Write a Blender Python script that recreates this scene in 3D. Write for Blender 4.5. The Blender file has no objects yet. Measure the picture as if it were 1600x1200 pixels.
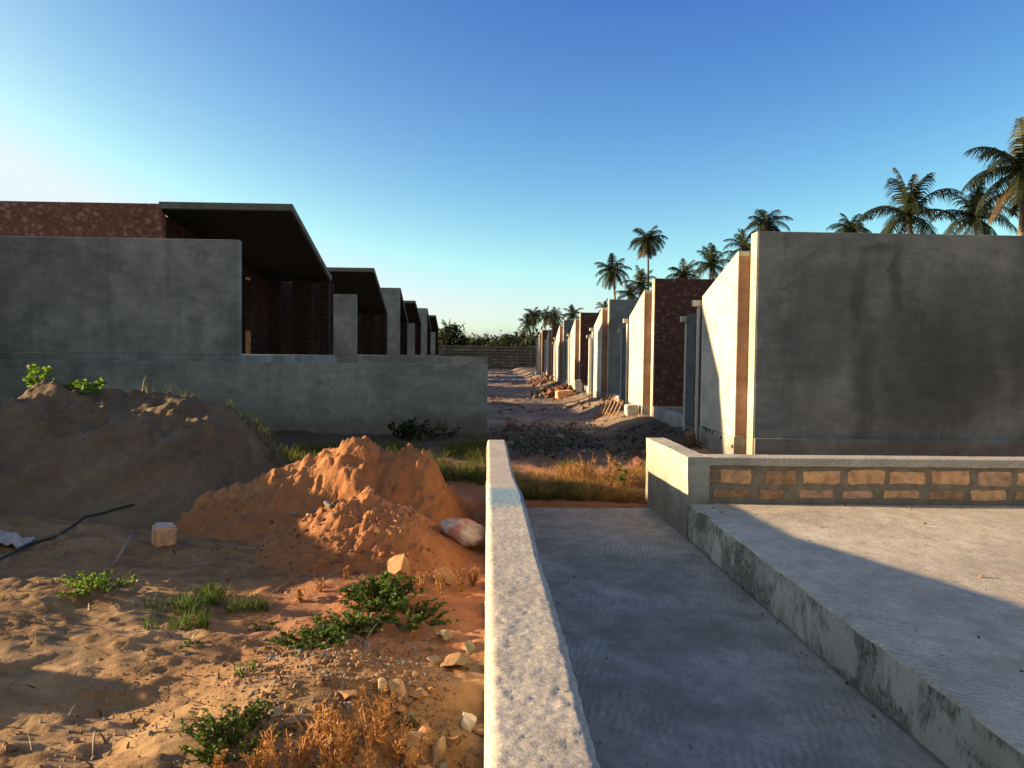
import bpy, bmesh, math, random
import numpy as np
from mathutils import Matrix, Vector, Euler
random.seed(11)
rng = np.random.default_rng(11)
SC = bpy.context.scene
COL = SC.collection

# ------------------------------------------------------------------ camera
EYE = 1.70
F = 1230.0                                   # focal length in photo pixels (1600 wide)
yaw = math.atan(38 / F); pitch = math.atan(45 / F); roll = -0.012
CAM_R = Matrix.Rotation(-yaw, 3, 'Z') @ Matrix.Rotation(math.pi / 2 - pitch, 3, 'X') @ Matrix.Rotation(-roll, 3, 'Z')
cam_d = bpy.data.cameras.new('camera')
cam_d.sensor_width = 36.0; cam_d.lens = 36.0 * F / 1600.0
cam_d.clip_start = 0.05; cam_d.clip_end = 6000
cam = bpy.data.objects.new('camera', cam_d); COL.objects.link(cam)
cam.matrix_world = Matrix.Translation((0, 0, EYE)) @ CAM_R.to_4x4()
SC.camera = cam

# ------------------------------------------------------------------ light
SUN = Vector((-1.0, 0.07, 0.20)).normalized()       # towards the sun
SUN_EL = math.asin(SUN.z); SUN_AZ = math.atan2(SUN.x, SUN.y)
w = bpy.data.worlds.new('World'); SC.world = w; w.use_nodes = True
nt = w.node_tree; nt.nodes.clear()
sky = nt.nodes.new('ShaderNodeTexSky'); sky.sky_type = 'NISHITA'; sky.sun_disc = False
sky.sun_elevation = SUN_EL; sky.sun_rotation = SUN_AZ
sky.altitude = 0; sky.air_density = 0.55; sky.dust_density = 1.5; sky.ozone_density = 1.5
# graded like the phone picture: each channel raised to a power, scaled, and rolled off near white
SKY_G = (2.0, 1.75, 0.82); SKY_K = (9.6, 5.95, 1.70); EXPO = 1.6; SKY_S = 0.10
spl = nt.nodes.new('ShaderNodeSeparateColor'); cmb = nt.nodes.new('ShaderNodeCombineColor'); nt.links.new(sky.outputs[0], spl.inputs[0])
for ch in range(3):
    ops = [('MULTIPLY', 0.15), ('POWER', SKY_G[ch]), ('MULTIPLY', SKY_K[ch]), ('MINIMUM', (.83, .95, 1.0)[ch]), ('DIVIDE', 2 ** EXPO * SKY_S)]
    prev = spl.outputs[ch]
    for op, val in ops:
        mm = nt.nodes.new('ShaderNodeMath'); mm.operation = op; mm.inputs[1].default_value = val
        nt.links.new(prev, mm.inputs[0]); prev = mm.outputs[0]
    nt.links.new(prev, cmb.inputs[ch])
bg = nt.nodes.new('ShaderNodeBackground'); bg.inputs['Strength'].default_value = SKY_S
wo = nt.nodes.new('ShaderNodeOutputWorld')
# fill light added: pale grey mixed into the unseen sky behind the camera
tc = nt.nodes.new('ShaderNodeTexCoord'); sx_ = nt.nodes.new('ShaderNodeSeparateXYZ'); nt.links.new(tc.outputs['Generated'], sx_.inputs[0])
fill_fac = nt.nodes.new('ShaderNodeMapRange'); fill_fac.interpolation_type = 'SMOOTHSTEP'
fill_fac.inputs[1].default_value = 0.15; fill_fac.inputs[2].default_value = -0.75; fill_fac.inputs[3].default_value = 0.0; fill_fac.inputs[4].default_value = 0.9
nt.links.new(sx_.outputs['Y'], fill_fac.inputs[0])
fill_mix = nt.nodes.new('ShaderNodeMix'); fill_mix.data_type = 'RGBA'; nt.links.new(fill_fac.outputs[0], fill_mix.inputs[0]); nt.links.new(cmb.outputs[0], fill_mix.inputs[6])
fill_mix.inputs[7].default_value = tuple(c / (2 ** EXPO * SKY_S) for c in (0.38, 0.415, 0.405)) + (1,)
nt.links.new(fill_mix.outputs[2], bg.inputs[0]); nt.links.new(bg.outputs[0], wo.inputs[0])
sd = bpy.data.lights.new('sun', 'SUN'); sd.energy = 5.0; sd.angle = math.radians(0.6); sd.color = (1.0, 0.71, 0.40)
so = bpy.data.objects.new('sun', sd); COL.objects.link(so)
so.rotation_euler = SUN.to_track_quat('Z', 'Y').to_euler(); so.location = (-30, 0, 20)
SC.view_settings.view_transform = 'Standard'; SC.view_settings.look = 'None'
SC.view_settings.exposure = EXPO; SC.view_settings.gamma = 1.0
try:
    SC.cycles.max_bounces = 6; SC.cycles.diffuse_bounces = 3; SC.cycles.transparent_max_bounces = 6
except Exception:
    pass

# ------------------------------------------------------------------ helpers
def ray(u, v):
    return CAM_R @ Vector(((u - 800) / F, -(v - 600) / F, -1.0))
def at_y(u, v, y):
    d = ray(u, v); return Vector((0, 0, EYE)) + d * (y / d.y)
def at_z(u, v, z):
    d = ray(u, v); return Vector((0, 0, EYE)) + d * ((z - EYE) / d.z)

def hash2(ix, iy, seed):
    n = (ix.astype(np.int64) * 374761393 + iy.astype(np.int64) * 668265263 + seed * 1442695041) & 0x7fffffff
    n = ((n ^ (n >> 13)) * 1274126177) & 0x7fffffff
    n = (n ^ (n >> 16)) & 0xffff
    return n / 65535.0
def vnoise(x, y, seed=0):
    x = np.asarray(x, float); y = np.asarray(y, float)
    ix = np.floor(x); iy = np.floor(y); fx = x - ix; fy = y - iy
    fx = fx * fx * fx * (fx * (fx * 6 - 15) + 10); fy = fy * fy * fy * (fy * (fy * 6 - 15) + 10)
    a = hash2(ix, iy, seed); b = hash2(ix + 1, iy, seed); c = hash2(ix, iy + 1, seed); d = hash2(ix + 1, iy + 1, seed)
    return (a * (1 - fx) + b * fx) * (1 - fy) + (c * (1 - fx) + d * fx) * fy - 0.5
def fbm(x, y, seed=0, octv=4, gain=0.5):
    s = 0; a = 1.0
    for k in range(octv):
        s = s + a * vnoise(x * 2 ** k + 17.3 * k, y * 2 ** k - 9.1 * k, seed + k); a *= gain
    return s
def sstep(a, b, x):
    t = np.clip((np.asarray(x, float) - a) / (b - a), 0, 1); return t * t * (3 - 2 * t)

class MB:
    def __init__(s): s.v = []; s.f = []; s.m = []
    def add(s, vs, fs, mi=0):
        o = len(s.v); s.v.extend([tuple(p) for p in vs]); s.f.extend([tuple(i + o for i in f) for f in fs]); s.m.extend([mi] * len(fs)); return s
    def box(s, x0, x1, y0, y1, z0, z1, mi=0):
        vs = [(x0, y0, z0), (x1, y0, z0), (x1, y1, z0), (x0, y1, z0), (x0, y0, z1), (x1, y0, z1), (x1, y1, z1), (x0, y1, z1)]
        return s.add(vs, [(0, 3, 2, 1), (4, 5, 6, 7), (0, 1, 5, 4), (1, 2, 6, 5), (2, 3, 7, 6), (3, 0, 4, 7)], mi)
    def hexa(s, lo, hi, mi=0):       # four lower and four upper corners, counter-clockwise from above
        return s.add(list(lo) + list(hi), [(0, 3, 2, 1), (4, 5, 6, 7), (0, 1, 5, 4), (1, 2, 6, 5), (2, 3, 7, 6), (3, 0, 4, 7)], mi)
    def prism_x(s, yz, x0, x1, mi=0):  # polygon in the YZ plane extruded along X
        n = len(yz); vs = [(x0, y, z) for y, z in yz] + [(x1, y, z) for y, z in yz]
        fs = [tuple(range(n)), tuple(range(2 * n - 1, n - 1, -1))] + [(i, i + n, (i + 1) % n + n, (i + 1) % n) for i in range(n)]
        return s.add(vs, fs, mi)
    def tube(s, pts, rad, n=8, mi=0, caps=True):
        pts = [Vector(p) for p in pts]; rs = rad if isinstance(rad, (list, tuple)) else [rad] * len(pts)
        o = len(s.v); up = Vector((0, 0, 1))
        for i, p in enumerate(pts):
            t = (pts[min(i + 1, len(pts) - 1)] - pts[max(i - 1, 0)]).normalized()
            a = t.cross(up if abs(t.z) < 0.95 else Vector((1, 0, 0))).normalized(); b = t.cross(a)
            for k in range(n):
                c = 2 * math.pi * k / n; s.v.append(tuple(p + (a * math.cos(c) + b * math.sin(c)) * rs[i]))
        for i in range(len(pts) - 1):
            for k in range(n):
                k2 = (k + 1) % n; s.f.append((o + i * n + k, o + i * n + k2, o + (i + 1) * n + k2, o + (i + 1) * n + k)); s.m.append(mi)
        if caps:
            s.f.append(tuple(o + k for k in range(n))[::-1]); s.f.append(tuple(o + (len(pts) - 1) * n + k for k in range(n))); s.m += [mi, mi]
        return s
    def build(s, name, mats, parent=None, smooth=False, bevel=0, fix=True):
        off = Vector((0, 0, 0)); p = parent
        while p is not None: off += p.location; p = p.parent
        me = bpy.data.meshes.new(name)
        me.from_pydata([(a - off.x, b - off.y, c - off.z) for a, b, c in s.v], [], s.f)
        for m in (mats if isinstance(mats, (list, tuple)) else [mats]): me.materials.append(m)
        me.polygons.foreach_set('material_index', s.m)
        if smooth: me.polygons.foreach_set('use_smooth', [True] * len(me.polygons))
        me.update()
        if fix:
            bm = bmesh.new(); bm.from_mesh(me); bmesh.ops.recalc_face_normals(bm, faces=bm.faces); bm.to_mesh(me); bm.free()
        o = bpy.data.objects.new(name, me); COL.objects.link(o)
        if parent is not None: o.parent = parent
        if bevel:
            b = o.modifiers.new('edge', 'BEVEL'); b.width = bevel; b.segments = 2; b.limit_method = 'ANGLE'; b.angle_limit = math.radians(40)
        return o

def tag(o, label=None, cat=None, group=None, kind=None):
    if label: o['label'] = label
    if cat: o['category'] = cat
    if group: o['group'] = group
    if kind: o['kind'] = kind
    return o
def thing(name, loc, label, cat, group=None):
    o = bpy.data.objects.new(name, None); COL.objects.link(o); o.location = loc; o.empty_display_size = 0.2
    return tag(o, label, cat, group)
def np_mesh(name, V, Fq, mat, smooth=True, parent=None, origin=None):
    me = bpy.data.meshes.new(name)
    V = np.asarray(V, np.float32); Fq = np.asarray(Fq, np.int32)
    if origin is not None: V = V - np.asarray(origin, np.float32)
    k = Fq.shape[1]
    me.vertices.add(len(V)); me.vertices.foreach_set('co', V.ravel())
    me.loops.add(Fq.size); me.loops.foreach_set('vertex_index', Fq.ravel())
    me.polygons.add(len(Fq)); me.polygons.foreach_set('loop_start', np.arange(0, Fq.size, k, dtype=np.int32))
    try: me.polygons.foreach_set('loop_total', np.full(len(Fq), k, np.int32))
    except Exception: pass
    me.update(calc_edges=True); me.validate()
    me.polygons.foreach_set('use_smooth', np.full(len(me.polygons), smooth, bool))
    for m in (mat if isinstance(mat, (list, tuple)) else [mat]): me.materials.append(m)
    o = bpy.data.objects.new(name, me); COL.objects.link(o)
    if origin is not None: o.location = origin
    if parent is not None: o.parent = parent
    return o
def grid_faces(nx, ny):
    i = np.arange(nx - 1); j = np.arange(ny - 1); I, J = np.meshgrid(i, j, indexing='ij')
    a = (I * ny + J).ravel(); return np.stack([a, a + ny, a + ny + 1, a + 1], 1)

# ------------------------------------------------------------------ materials
class NT:
    def __init__(s, name):
        s.mat = bpy.data.materials.new(name); s.mat.use_nodes = True; s.t = s.mat.node_tree; s.t.nodes.clear()
        s.out = s.t.nodes.new('ShaderNodeOutputMaterial'); s.b = s.t.nodes.new('ShaderNodeBsdfPrincipled')
        s.t.links.new(s.b.outputs[0], s.out.inputs[0]); s.b.inputs['Roughness'].default_value = 0.9
        s.b.inputs['Specular IOR Level'].default_value = 0.25
        s.co = s.t.nodes.new('ShaderNodeNewGeometry').outputs['Position']
    def n(s, typ, **kw):
        x = s.t.nodes.new(typ)
        for k, v in kw.items(): setattr(x, k, v)
        return x
    def L(s, a, b): s.t.links.new(a, b)
    def mapped(s, scale=(1, 1, 1), rot=(0, 0, 0), loc=(0, 0, 0)):
        m = s.n('ShaderNodeMapping'); m.inputs['Scale'].default_value = scale; m.inputs['Rotation'].default_value = rot; m.inputs['Location'].default_value = loc
        s.L(s.co, m.inputs[0]); return m.outputs[0]
    def noise(s, scale, detail=4, rough=0.55, vec=None, dist=0.0):
        x = s.n('ShaderNodeTexNoise'); x.inputs['Scale'].default_value = scale; x.inputs['Detail'].default_value = detail
        x.inputs['Roughness'].default_value = rough; x.inputs['Distortion'].default_value = dist
        s.L(vec if vec is not None else s.co, x.inputs['Vector']); return x.outputs['Fac']
    def voro(s, scale, vec=None, feature='F1', out='Distance'):
        x = s.n('ShaderNodeTexVoronoi', feature=feature); x.inputs['Scale'].default_value = scale
        s.L(vec if vec is not None else s.co, x.inputs['Vector']); return x.outputs[out]
    def ramp(s, fac, stops):
        r = s.n('ShaderNodeValToRGB'); e = r.color_ramp.elements
        while len(e) < len(stops): e.new(0.5)
        for k, (p, c) in enumerate(stops):
            e[k].position = p; e[k].color = (c[0], c[1], c[2], 1) if isinstance(c, (tuple, list)) else (c, c, c, 1)
        s.L(fac, r.inputs[0]); return r.outputs[0]
    def mix(s, fac, a, b, mode='MIX'):
        m = s.n('ShaderNodeMix', data_type='RGBA', blend_type=mode)
        for sock, val in ((m.inputs[0], fac), (m.inputs[6], a), (m.inputs[7], b)):
            if isinstance(val, (int, float)): sock.default_value = val
            elif isinstance(val, tuple): sock.default_value = (*val, 1)
            else: s.L(val, sock)
        return m.outputs[2]
    def math(s, op, a, b=0.0):
        m = s.n('ShaderNodeMath', operation=op)
        for i, val in enumerate((a, b)):
            if isinstance(val, (int, float)): m.inputs[i].default_value = val
            else: s.L(val, m.inputs[i])
        return m.outputs[0]
    def color(s, c):
        if isinstance(c, tuple): s.b.inputs['Base Color'].default_value = (*c, 1)
        else: s.L(c, s.b.inputs['Base Color'])
    def bump(s, h, strength=0.3, dist=0.02, prev=None):
        b = s.n('ShaderNodeBump'); b.inputs['Strength'].default_value = strength; b.inputs['Distance'].default_value = dist
        s.L(h, b.inputs['Height'])
        if prev is not None: s.L(prev, b.inputs['Normal'])
        s.L(b.outputs[0], s.b.inputs['Normal']); return b.outputs[0]
M = {}
def plaster(name, lo, mid, hi, stain=0.5, streak=True):
    m = NT(name)
    c = m.ramp(m.noise(0.9, 7, 0.62, dist=0.4), [(0.32, lo), (0.5, mid), (0.7, hi)])
    c2 = m.ramp(m.noise(3.2, 6, 0.65, m.mapped((1, 1, 0.75), loc=(4, 7, 2))), [(0.35, 0.72), (0.62, 1.05)])
    c = m.mix(0.8, c, c2, 'MULTIPLY')
    if stain:
        st = m.ramp(m.noise(0.55, 5, 0.55, m.mapped((1.0, 1.0, 0.8), loc=(9, 3, 5)), dist=0.6), [(0.50, 0.0), (0.62, 1.0)])
        c = m.mix(m.math('MULTIPLY', st, stain), c, tuple(x * 0.45 for x in lo))
    if streak:
        sk = m.ramp(m.noise(1.0, 5, 0.6, m.mapped((3.2, 3.2, 0.22))), [(0.54, 0.0), (0.72, 1.0)])
        c = m.mix(m.math('MULTIPLY', sk, 0.35), c, tuple(x * 0.6 for x in lo))
    tw = m.ramp(m.noise(2.3, 5, .6, m.mapped((.55, .55, 1.7), (0, .5, 0), (3, 1, 8)), 1.6), [(.40, .82), (.60, 1.10)]); c = m.mix(.6, c, tw, 'MULTIPLY')
    wv = m.n('ShaderNodeVectorMath', operation='ADD'); nq = m.n('ShaderNodeTexNoise'); nq.inputs['Scale'].default_value = 2.2; nq.inputs['Detail'].default_value = 6; m.L(m.co, nq.inputs['Vector']); m.L(m.co, wv.inputs[0]); m.L(nq.outputs['Color'], wv.inputs[1])
    ck = m.ramp(m.voro(.55, wv.outputs[0], 'DISTANCE_TO_EDGE'), [(.0, 1), (.006, 0)]); ckm = m.ramp(m.noise(.8, 3, .5, m.mapped(loc=(1, 8, 3))), [(.5, 0), (.58, 1)])
    c = m.mix(m.math('MULTIPLY', m.math('MULTIPLY', ck, ckm), .55), c, tuple(x * .35 for x in lo))
    sp_ = m.n('ShaderNodeSeparateXYZ'); m.L(m.co, sp_.inputs[0]); cb = m.n('ShaderNodeCombineXYZ'); m.L(m.math('ADD', sp_.outputs['X'], sp_.outputs['Y']), cb.inputs[0]); m.L(sp_.outputs['Z'], cb.inputs[1])
    bk = m.n('ShaderNodeTexBrick'); bk.inputs['Scale'].default_value = 1.0; bk.inputs['Brick Width'].default_value = .42; bk.inputs['Row Height'].default_value = .2; bk.inputs['Mortar Size'].default_value = .014; bk.inputs['Mortar Smooth'].default_value = .6
    bk.inputs['Color1'].default_value = (.90, .90, .90, 1); bk.inputs['Color2'].default_value = (1.08, 1.08, 1.08, 1); bk.inputs['Mortar'].default_value = (.78, .78, .78, 1); m.L(cb.outputs[0], bk.inputs['Vector'])
    gh = m.ramp(m.noise(.7, 4, .6, m.mapped(loc=(8, 2, 6))), [(.46, 0), (.64, .55)]); c = m.mix(gh, c, m.mix(1.0, c, bk.outputs['Color'], 'MULTIPLY'))
    ft_ = m.ramp(m.math('ADD', sp_.outputs['Z'], m.math('MULTIPLY', m.math('SUBTRACT', m.noise(3.5, 6, .7), .5), .9)), [(.25, .55), (.62, 0)]); c = m.mix(ft_, c, (.12, .085, .055))
    m.color(c)
    b = m.bump(m.noise(2.0, 4, .6, m.mapped((.6, .6, 1.5), (0, .5, 0))), .25, .05); b = m.bump(m.noise(7, 6, 0.6), 0.3, 0.02, b); m.bump(m.noise(70, 3, 0.6), 0.25, 0.004, b)
    return m.mat
M['grey'] = plaster('grey_plaster', (.19, .203, .19), (.265, .279, .26), (.335, .345, .322), 0.45)
def stained_wall():
    mt_ = M['grey'].copy(); mt_.name = 'water_stained_plaster'; t = mt_.node_tree
    bs = [n for n in t.nodes if n.type == 'BSDF_PRINCIPLED'][0]; src = bs.inputs['Base Color'].links[0].from_socket
    def nd(op, a, b=0.0):
        x = t.nodes.new('ShaderNodeMath'); x.operation = op; x.use_clamp = False
        for i, v in enumerate((a, b)):
            if isinstance(v, (int, float)): x.inputs[i].default_value = v
            else: t.links.new(v, x.inputs[i])
        return x.outputs[0]
    ge = t.nodes.new('ShaderNodeNewGeometry'); sp = t.nodes.new('ShaderNodeSeparateXYZ'); t.links.new(ge.outputs['Position'], sp.inputs[0])
    nz = t.nodes.new('ShaderNodeTexNoise'); nz.inputs['Scale'].default_value = 2.6; nz.inputs['Detail'].default_value = 6; t.links.new(ge.outputs['Position'], nz.inputs['Vector'])
    wob = nd('MULTIPLY', nd('SUBTRACT', nz.outputs['Fac'], .5), .42)
    x = nd('ADD', sp.outputs['X'], wob); z = nd('ADD', sp.outputs['Z'], wob); tot = 0.0
    def blob(cx, cz, rx, rz, amt):
        d = nd('ADD', nd('POWER', nd('ABSOLUTE', nd('DIVIDE', nd('SUBTRACT', x, cx), rx)), 2.0), nd('POWER', nd('ABSOLUTE', nd('DIVIDE', nd('SUBTRACT', z, cz), rz)), 2.0))
        mr = t.nodes.new('ShaderNodeMapRange'); mr.inputs[1].default_value = 1.9; mr.inputs[2].default_value = .15; mr.inputs[3].default_value = 0; mr.inputs[4].default_value = amt; t.links.new(d, mr.inputs[0]); return mr.outputs[0]
    acc = None
    for bl in ((5.48, 2.75, .09, .55, .55), (5.25, 3.18, .26, .07, .5), (4.98, 2.45, .10, .50, .5), (5.1, 1.35, .14, .95, .55), (6.4, 1.9, .85, .95, .55), (7.2, 2.0, .16, .9, .5), (5.6, 1.5, .6, .4, .35), (4.2, 1.3, .4, .5, .25)):
        b_ = blob(*bl); acc = b_ if acc is None else nd('MAXIMUM', acc, b_)
    mx = t.nodes.new('ShaderNodeMix'); mx.data_type = 'RGBA'; t.links.new(acc, mx.inputs[0]); t.links.new(src, mx.inputs[6]); mx.inputs[7].default_value = (.07, .073, .063, 1)
    t.links.new(mx.outputs[2], bs.inputs['Base Color']); return mt_
M['grey_stained'] = stained_wall()
M['grey_left'] = plaster('grey_render', (.205, .231, .222), (.27, .297, .285), (.35, .373, .355), 0.4)
M['pale'] = plaster('pale_plaster', (.44, .42, .36), (.53, .505, .435), (.61, .585, .51), 0.12)
M['plinth'] = plaster('plinth_plaster', (.27, .26, .24), (.38, .37, .34), (.46, .45, .42), 0.35)
M['brown'] = plaster('brown_plaster', (.30, .17, .11), (.36, .21, .14), (.40, .24, .16), 0.15)

def coral(name, dark=1.0, sc_=6.0):
    m = NT(name)
    nz = m.n('ShaderNodeTexNoise'); nz.inputs['Scale'].default_value = 6.0; nz.inputs['Detail'].default_value = 5; m.L(m.co, nz.inputs['Vector'])
    vv = m.n('ShaderNodeMixRGB', blend_type='ADD'); vv.inputs[0].default_value = 0.14; m.L(m.mapped((1, 1, 1.2)), vv.inputs[1]); m.L(nz.outputs['Color'], vv.inputs[2])
    def nod(sc, thr):
        d = m.voro(sc, vv.outputs[0]); cs = m.n('ShaderNodeSeparateColor'); m.L(m.voro(sc, vv.outputs[0], 'F1', 'Color'), cs.inputs[0])
        return m.math('MULTIPLY', m.ramp(d, [(.22, 1), (.50, 0)]), m.ramp(cs.outputs[0], [(thr, 0), (thr + .25, 1)])), d
    n1, d1 = nod(sc_, .35); n2, d2 = nod(sc_ * 2.3, .45)
    D = lambda t: tuple(x * dark for x in t)
    c = m.ramp(m.noise(4.5, 8, .72), [(.30, D((.080, .034, .026))), (.5, D((.125, .055, .042))), (.70, D((.175, .082, .062)))])
    c = m.mix(m.math('MULTIPLY', n1, .75), c, m.ramp(m.noise(9, 6, .7), [(.3, D((.17, .085, .065))), (.7, D((.38, .24, .19)))]))
    c = m.mix(m.math('MULTIPLY', n2, .6), c, D((.30, .165, .12)))
    c = m.mix(.7, c, m.ramp(m.noise(30, 5, .75), [(.3, .5), (.7, 1.3)]), 'MULTIPLY')
    m.color(c)
    b = m.bump(m.math('ADD', n1, m.math('MULTIPLY', n2, .5)), 0.6, 0.022); m.bump(m.noise(40, 5, .75), .6, .012, b)
    return m.mat
M['coral'] = coral('red_coral_stone', .9, 9.0)
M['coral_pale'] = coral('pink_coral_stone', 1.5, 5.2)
M['porch'] = coral('shaded_porch_stone', .22)  # red stone darkened, so the porch's deep shade sits in its colour
def simple(name, c, rough=0.8, nz=None, amt=0.35, bump=0.0, spec=0.25):
    m = NT(name); m.b.inputs['Roughness'].default_value = rough; m.b.inputs['Specular IOR Level'].default_value = spec
    if nz:
        k = m.ramp(m.noise(nz, 5, 0.65), [(0.3, 1 - amt), (0.7, 1 + amt * .6)]); m.color(m.mix(1.0, c, k, 'MULTIPLY'))
        if bump: m.bump(m.noise(nz * 4, 4, 0.65), bump, 0.01)
    else: m.color(c)
    return m.mat
M['soffit'] = simple('shade_dark_soffit', (.012, .010, .007), 0.85, 3.0)  # near black: shade of the unlit roof underside put into the base colour
M['fascia'] = simple('grey_fascia', (.17, .17, .155), 0.8, 4.0)
M['pipe'] = simple('pale_plastic_pipe', (.50, .47, .42), 0.45, 5.0, .12, spec=.5)
M['dark_panel'] = simple('dark_render', (.10, .11, .11), 0.9, 3.0)
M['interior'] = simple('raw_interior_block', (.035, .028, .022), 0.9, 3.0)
M['wood'] = simple('raw_timber', (.33, .19, .09), 0.75, 9.0, .4, .3)
M['trunk'] = simple('palm_bark', (.20, .16, .12), 0.9, 6.0, .4, .4)
M['bark'] = simple('tree_bark', (.10, .07, .045), 0.9, 6.0, .4, .4)
M['hose'] = simple('dark_green_hose', (.012, .022, .016), 0.45, spec=.5)
M['rag'] = simple('dirty_white_rag', (.42, .40, .38), 0.85, 12.0, .35, .4)
M['stick'] = simple('dry_stick', (.30, .25, .18), 0.8, 20.0, .3, .3)
def leaf(name, c1, c2, trans=0.35, scale=3.0):
    m = NT(name); m.b.inputs['Roughness'].default_value = 0.55
    c = m.ramp(m.noise(scale, 3, 0.7), [(0.34, c1), (0.66, c2)]); m.color(c)
    tr = m.n('ShaderNodeBsdfTranslucent'); m.L(m.mix(1.0, c, (1.5, 1.6, 0.9), 'MULTIPLY'), tr.inputs[0])
    mx = m.n('ShaderNodeMixShader'); mx.inputs[0].default_value = trans
    m.L(m.b.outputs[0], mx.inputs[1]); m.L(tr.outputs[0], mx.inputs[2]); m.L(mx.outputs[0], m.out.inputs[0])
    return m.mat
M['palm'] = leaf('palm_frond_green', (.010, .016, .005), (.034, .044, .012), .2, .9)
M['palm_dry'] = leaf('palm_frond_dry', (.05, .032, .014), (.11, .066, .026), .2, .9)
M['bush'] = leaf('bush_leaf', (.012, .020, .006), (.032, .046, .012), .2, .5)
M['weed'] = leaf('weed_leaf', (.030, .060, .012), (.075, .12, .024), .35, 9)
M['weed_bright'] = leaf('bright_weed_leaf', (.09, .17, .02), (.16, .26, .035), .4, 9)
M['grass'] = leaf('grass_blade', (.045, .065, .014), (.15, .14, .035), .35, 5)
M['drygrass'] = leaf('dry_grass_blade', (.20, .12, .04), (.40, .24, .08), .35, 5)
M['litter'] = leaf('dead_litter', (.05, .035, .02), (.20, .13, .06), .1, 8)
M['redweed'] = leaf('dry_red_weed', (.28, .14, .055), (.48, .27, .11), .3, 6)

def concrete_floor(name, lo, hi, tint=None, lines=True, rot=0.0):
    m = NT(name); m.b.inputs['Roughness'].default_value = 0.85
    c = m.ramp(m.noise(1.3, 8, 0.65, dist=.5), [(0.3, lo), (0.7, hi)])
    c = m.mix(0.7, c, m.ramp(m.noise(8, 7, 0.7, m.mapped((1, .7, 1), (0, 0, rot))), [(0.3, .60), (0.7, 1.18)]), 'MULTIPLY')
    c = m.mix(.5, c, m.ramp(m.noise(40, 6, 0.75, m.mapped((1, .7, 1), (0, 0, .35 + rot))), [(0.35, .7), (0.65, 1.2)]), 'MULTIPLY')
    c = m.mix(.55, c, m.ramp(m.noise(170, 3, .8), [(.32, .62), (.68, 1.28)]), 'MULTIPLY')
    sp = m.ramp(m.noise(26, 3, 0.5, m.mapped((1, .45, 1), (0, 0, .5 + rot))), [(0.68, 0.0), (0.75, 1.0)])
    c = m.mix(m.math('MULTIPLY', sp, .6), c, tuple(x * .4 for x in lo))
    wc = m.n('ShaderNodeTexWave', bands_direction='X'); wc.inputs['Scale'].default_value = 7.5; wc.inputs['Distortion'].default_value = 7.0; wc.inputs['Detail'].default_value = 4; wc.inputs['Detail Scale'].default_value = 1.2
    m.L(m.mapped((1, 1, 1), (0, 0, rot)), wc.inputs['Vector'])
    mk = m.ramp(m.noise(1.1, 4, .55, m.mapped(loc=(2, 9, 0))), [(.44, 0), (.62, .5)])
    c = m.mix(mk, c, m.mix(1.0, c, m.ramp(wc.outputs['Fac'], [(.2, .62), (.7, 1.12)]), 'MULTIPLY'))
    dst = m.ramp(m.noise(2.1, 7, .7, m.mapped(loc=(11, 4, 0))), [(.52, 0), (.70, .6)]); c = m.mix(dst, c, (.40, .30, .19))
    if tint:
        mo = m.ramp(m.noise(1.7, 6, 0.6, m.mapped(loc=(3, 1, 0))), [(0.48, 0.0), (0.66, 1.0)]); c = m.mix(m.math('MULTIPLY', mo, .55), c, tint)
    m.color(c)
    b = m.bump(m.noise(60, 4, 0.7), 0.35, 0.004)
    if lines:
        wv = m.n('ShaderNodeTexWave', bands_direction='X'); wv.inputs['Scale'].default_value = 5.0; wv.inputs['Distortion'].default_value = 6.0; wv.inputs['Detail'].default_value = 3; wv.inputs['Detail Scale'].default_value = 1.5
        m.L(m.mapped((1, 1, 1), (0, 0, rot)), wv.inputs['Vector'])
        msk = m.ramp(m.noise(.9, 3, .5, m.mapped(loc=(7, 2, 0))), [(.45, 0), (.6, 1)])
        b = m.bump(m.math('MULTIPLY', wv.outputs['Fac'], msk), 0.35, 0.004, b)
    m.bump(m.noise(6, 5, .6), .3, .015, b)
    return m.mat
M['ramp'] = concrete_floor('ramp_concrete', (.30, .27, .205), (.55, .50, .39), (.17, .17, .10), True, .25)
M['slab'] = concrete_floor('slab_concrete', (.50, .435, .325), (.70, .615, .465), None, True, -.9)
# stained step face
m = NT('stained_concrete'); m.b.inputs['Roughness'].default_value = .9
c = m.ramp(m.noise(2.2, 7, .65), [(.3, (.42, .385, .31)), (.7, (.62, .575, .475))])
blot = m.noise(2.6, 6, .6, m.mapped((1, .8, 1.0), loc=(1, 2, 0)), .8)
spk = m.noise(26, 6, .75, m.mapped((1, 1, .45)))
k = m.ramp(m.math('ADD', m.math('MULTIPLY', blot, .62), m.math('MULTIPLY', spk, .45)), [(.50, 0), (.585, 1)])
k2 = m.ramp(m.noise(55, 5, .8, m.mapped((1, 1, .6))), [(.44, .35), (.58, 1)])
c = m.mix(m.math('MULTIPLY', m.math('MULTIPLY', k, k2), .9), c, (.030, .031, .025))
sf = m.ramp(blot, [(.42, 0), (.68, 1)]); c = m.mix(m.math('MULTIPLY', sf, .45), c, (.12, .115, .09))
gm = m.ramp(m.noise(1.4, 5, .6, m.mapped(loc=(5, 5, 5))), [(.5, 0), (.65, 1)]); c = m.mix(m.math('MULTIPLY', gm, .35), c, (.12, .14, .07))
m.color(c); b = m.bump(m.noise(18, 6, .65), .5, .02); m.bump(m.noise(90, 3, .6), .3, .004, b); M['stained'] = m.mat
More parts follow.
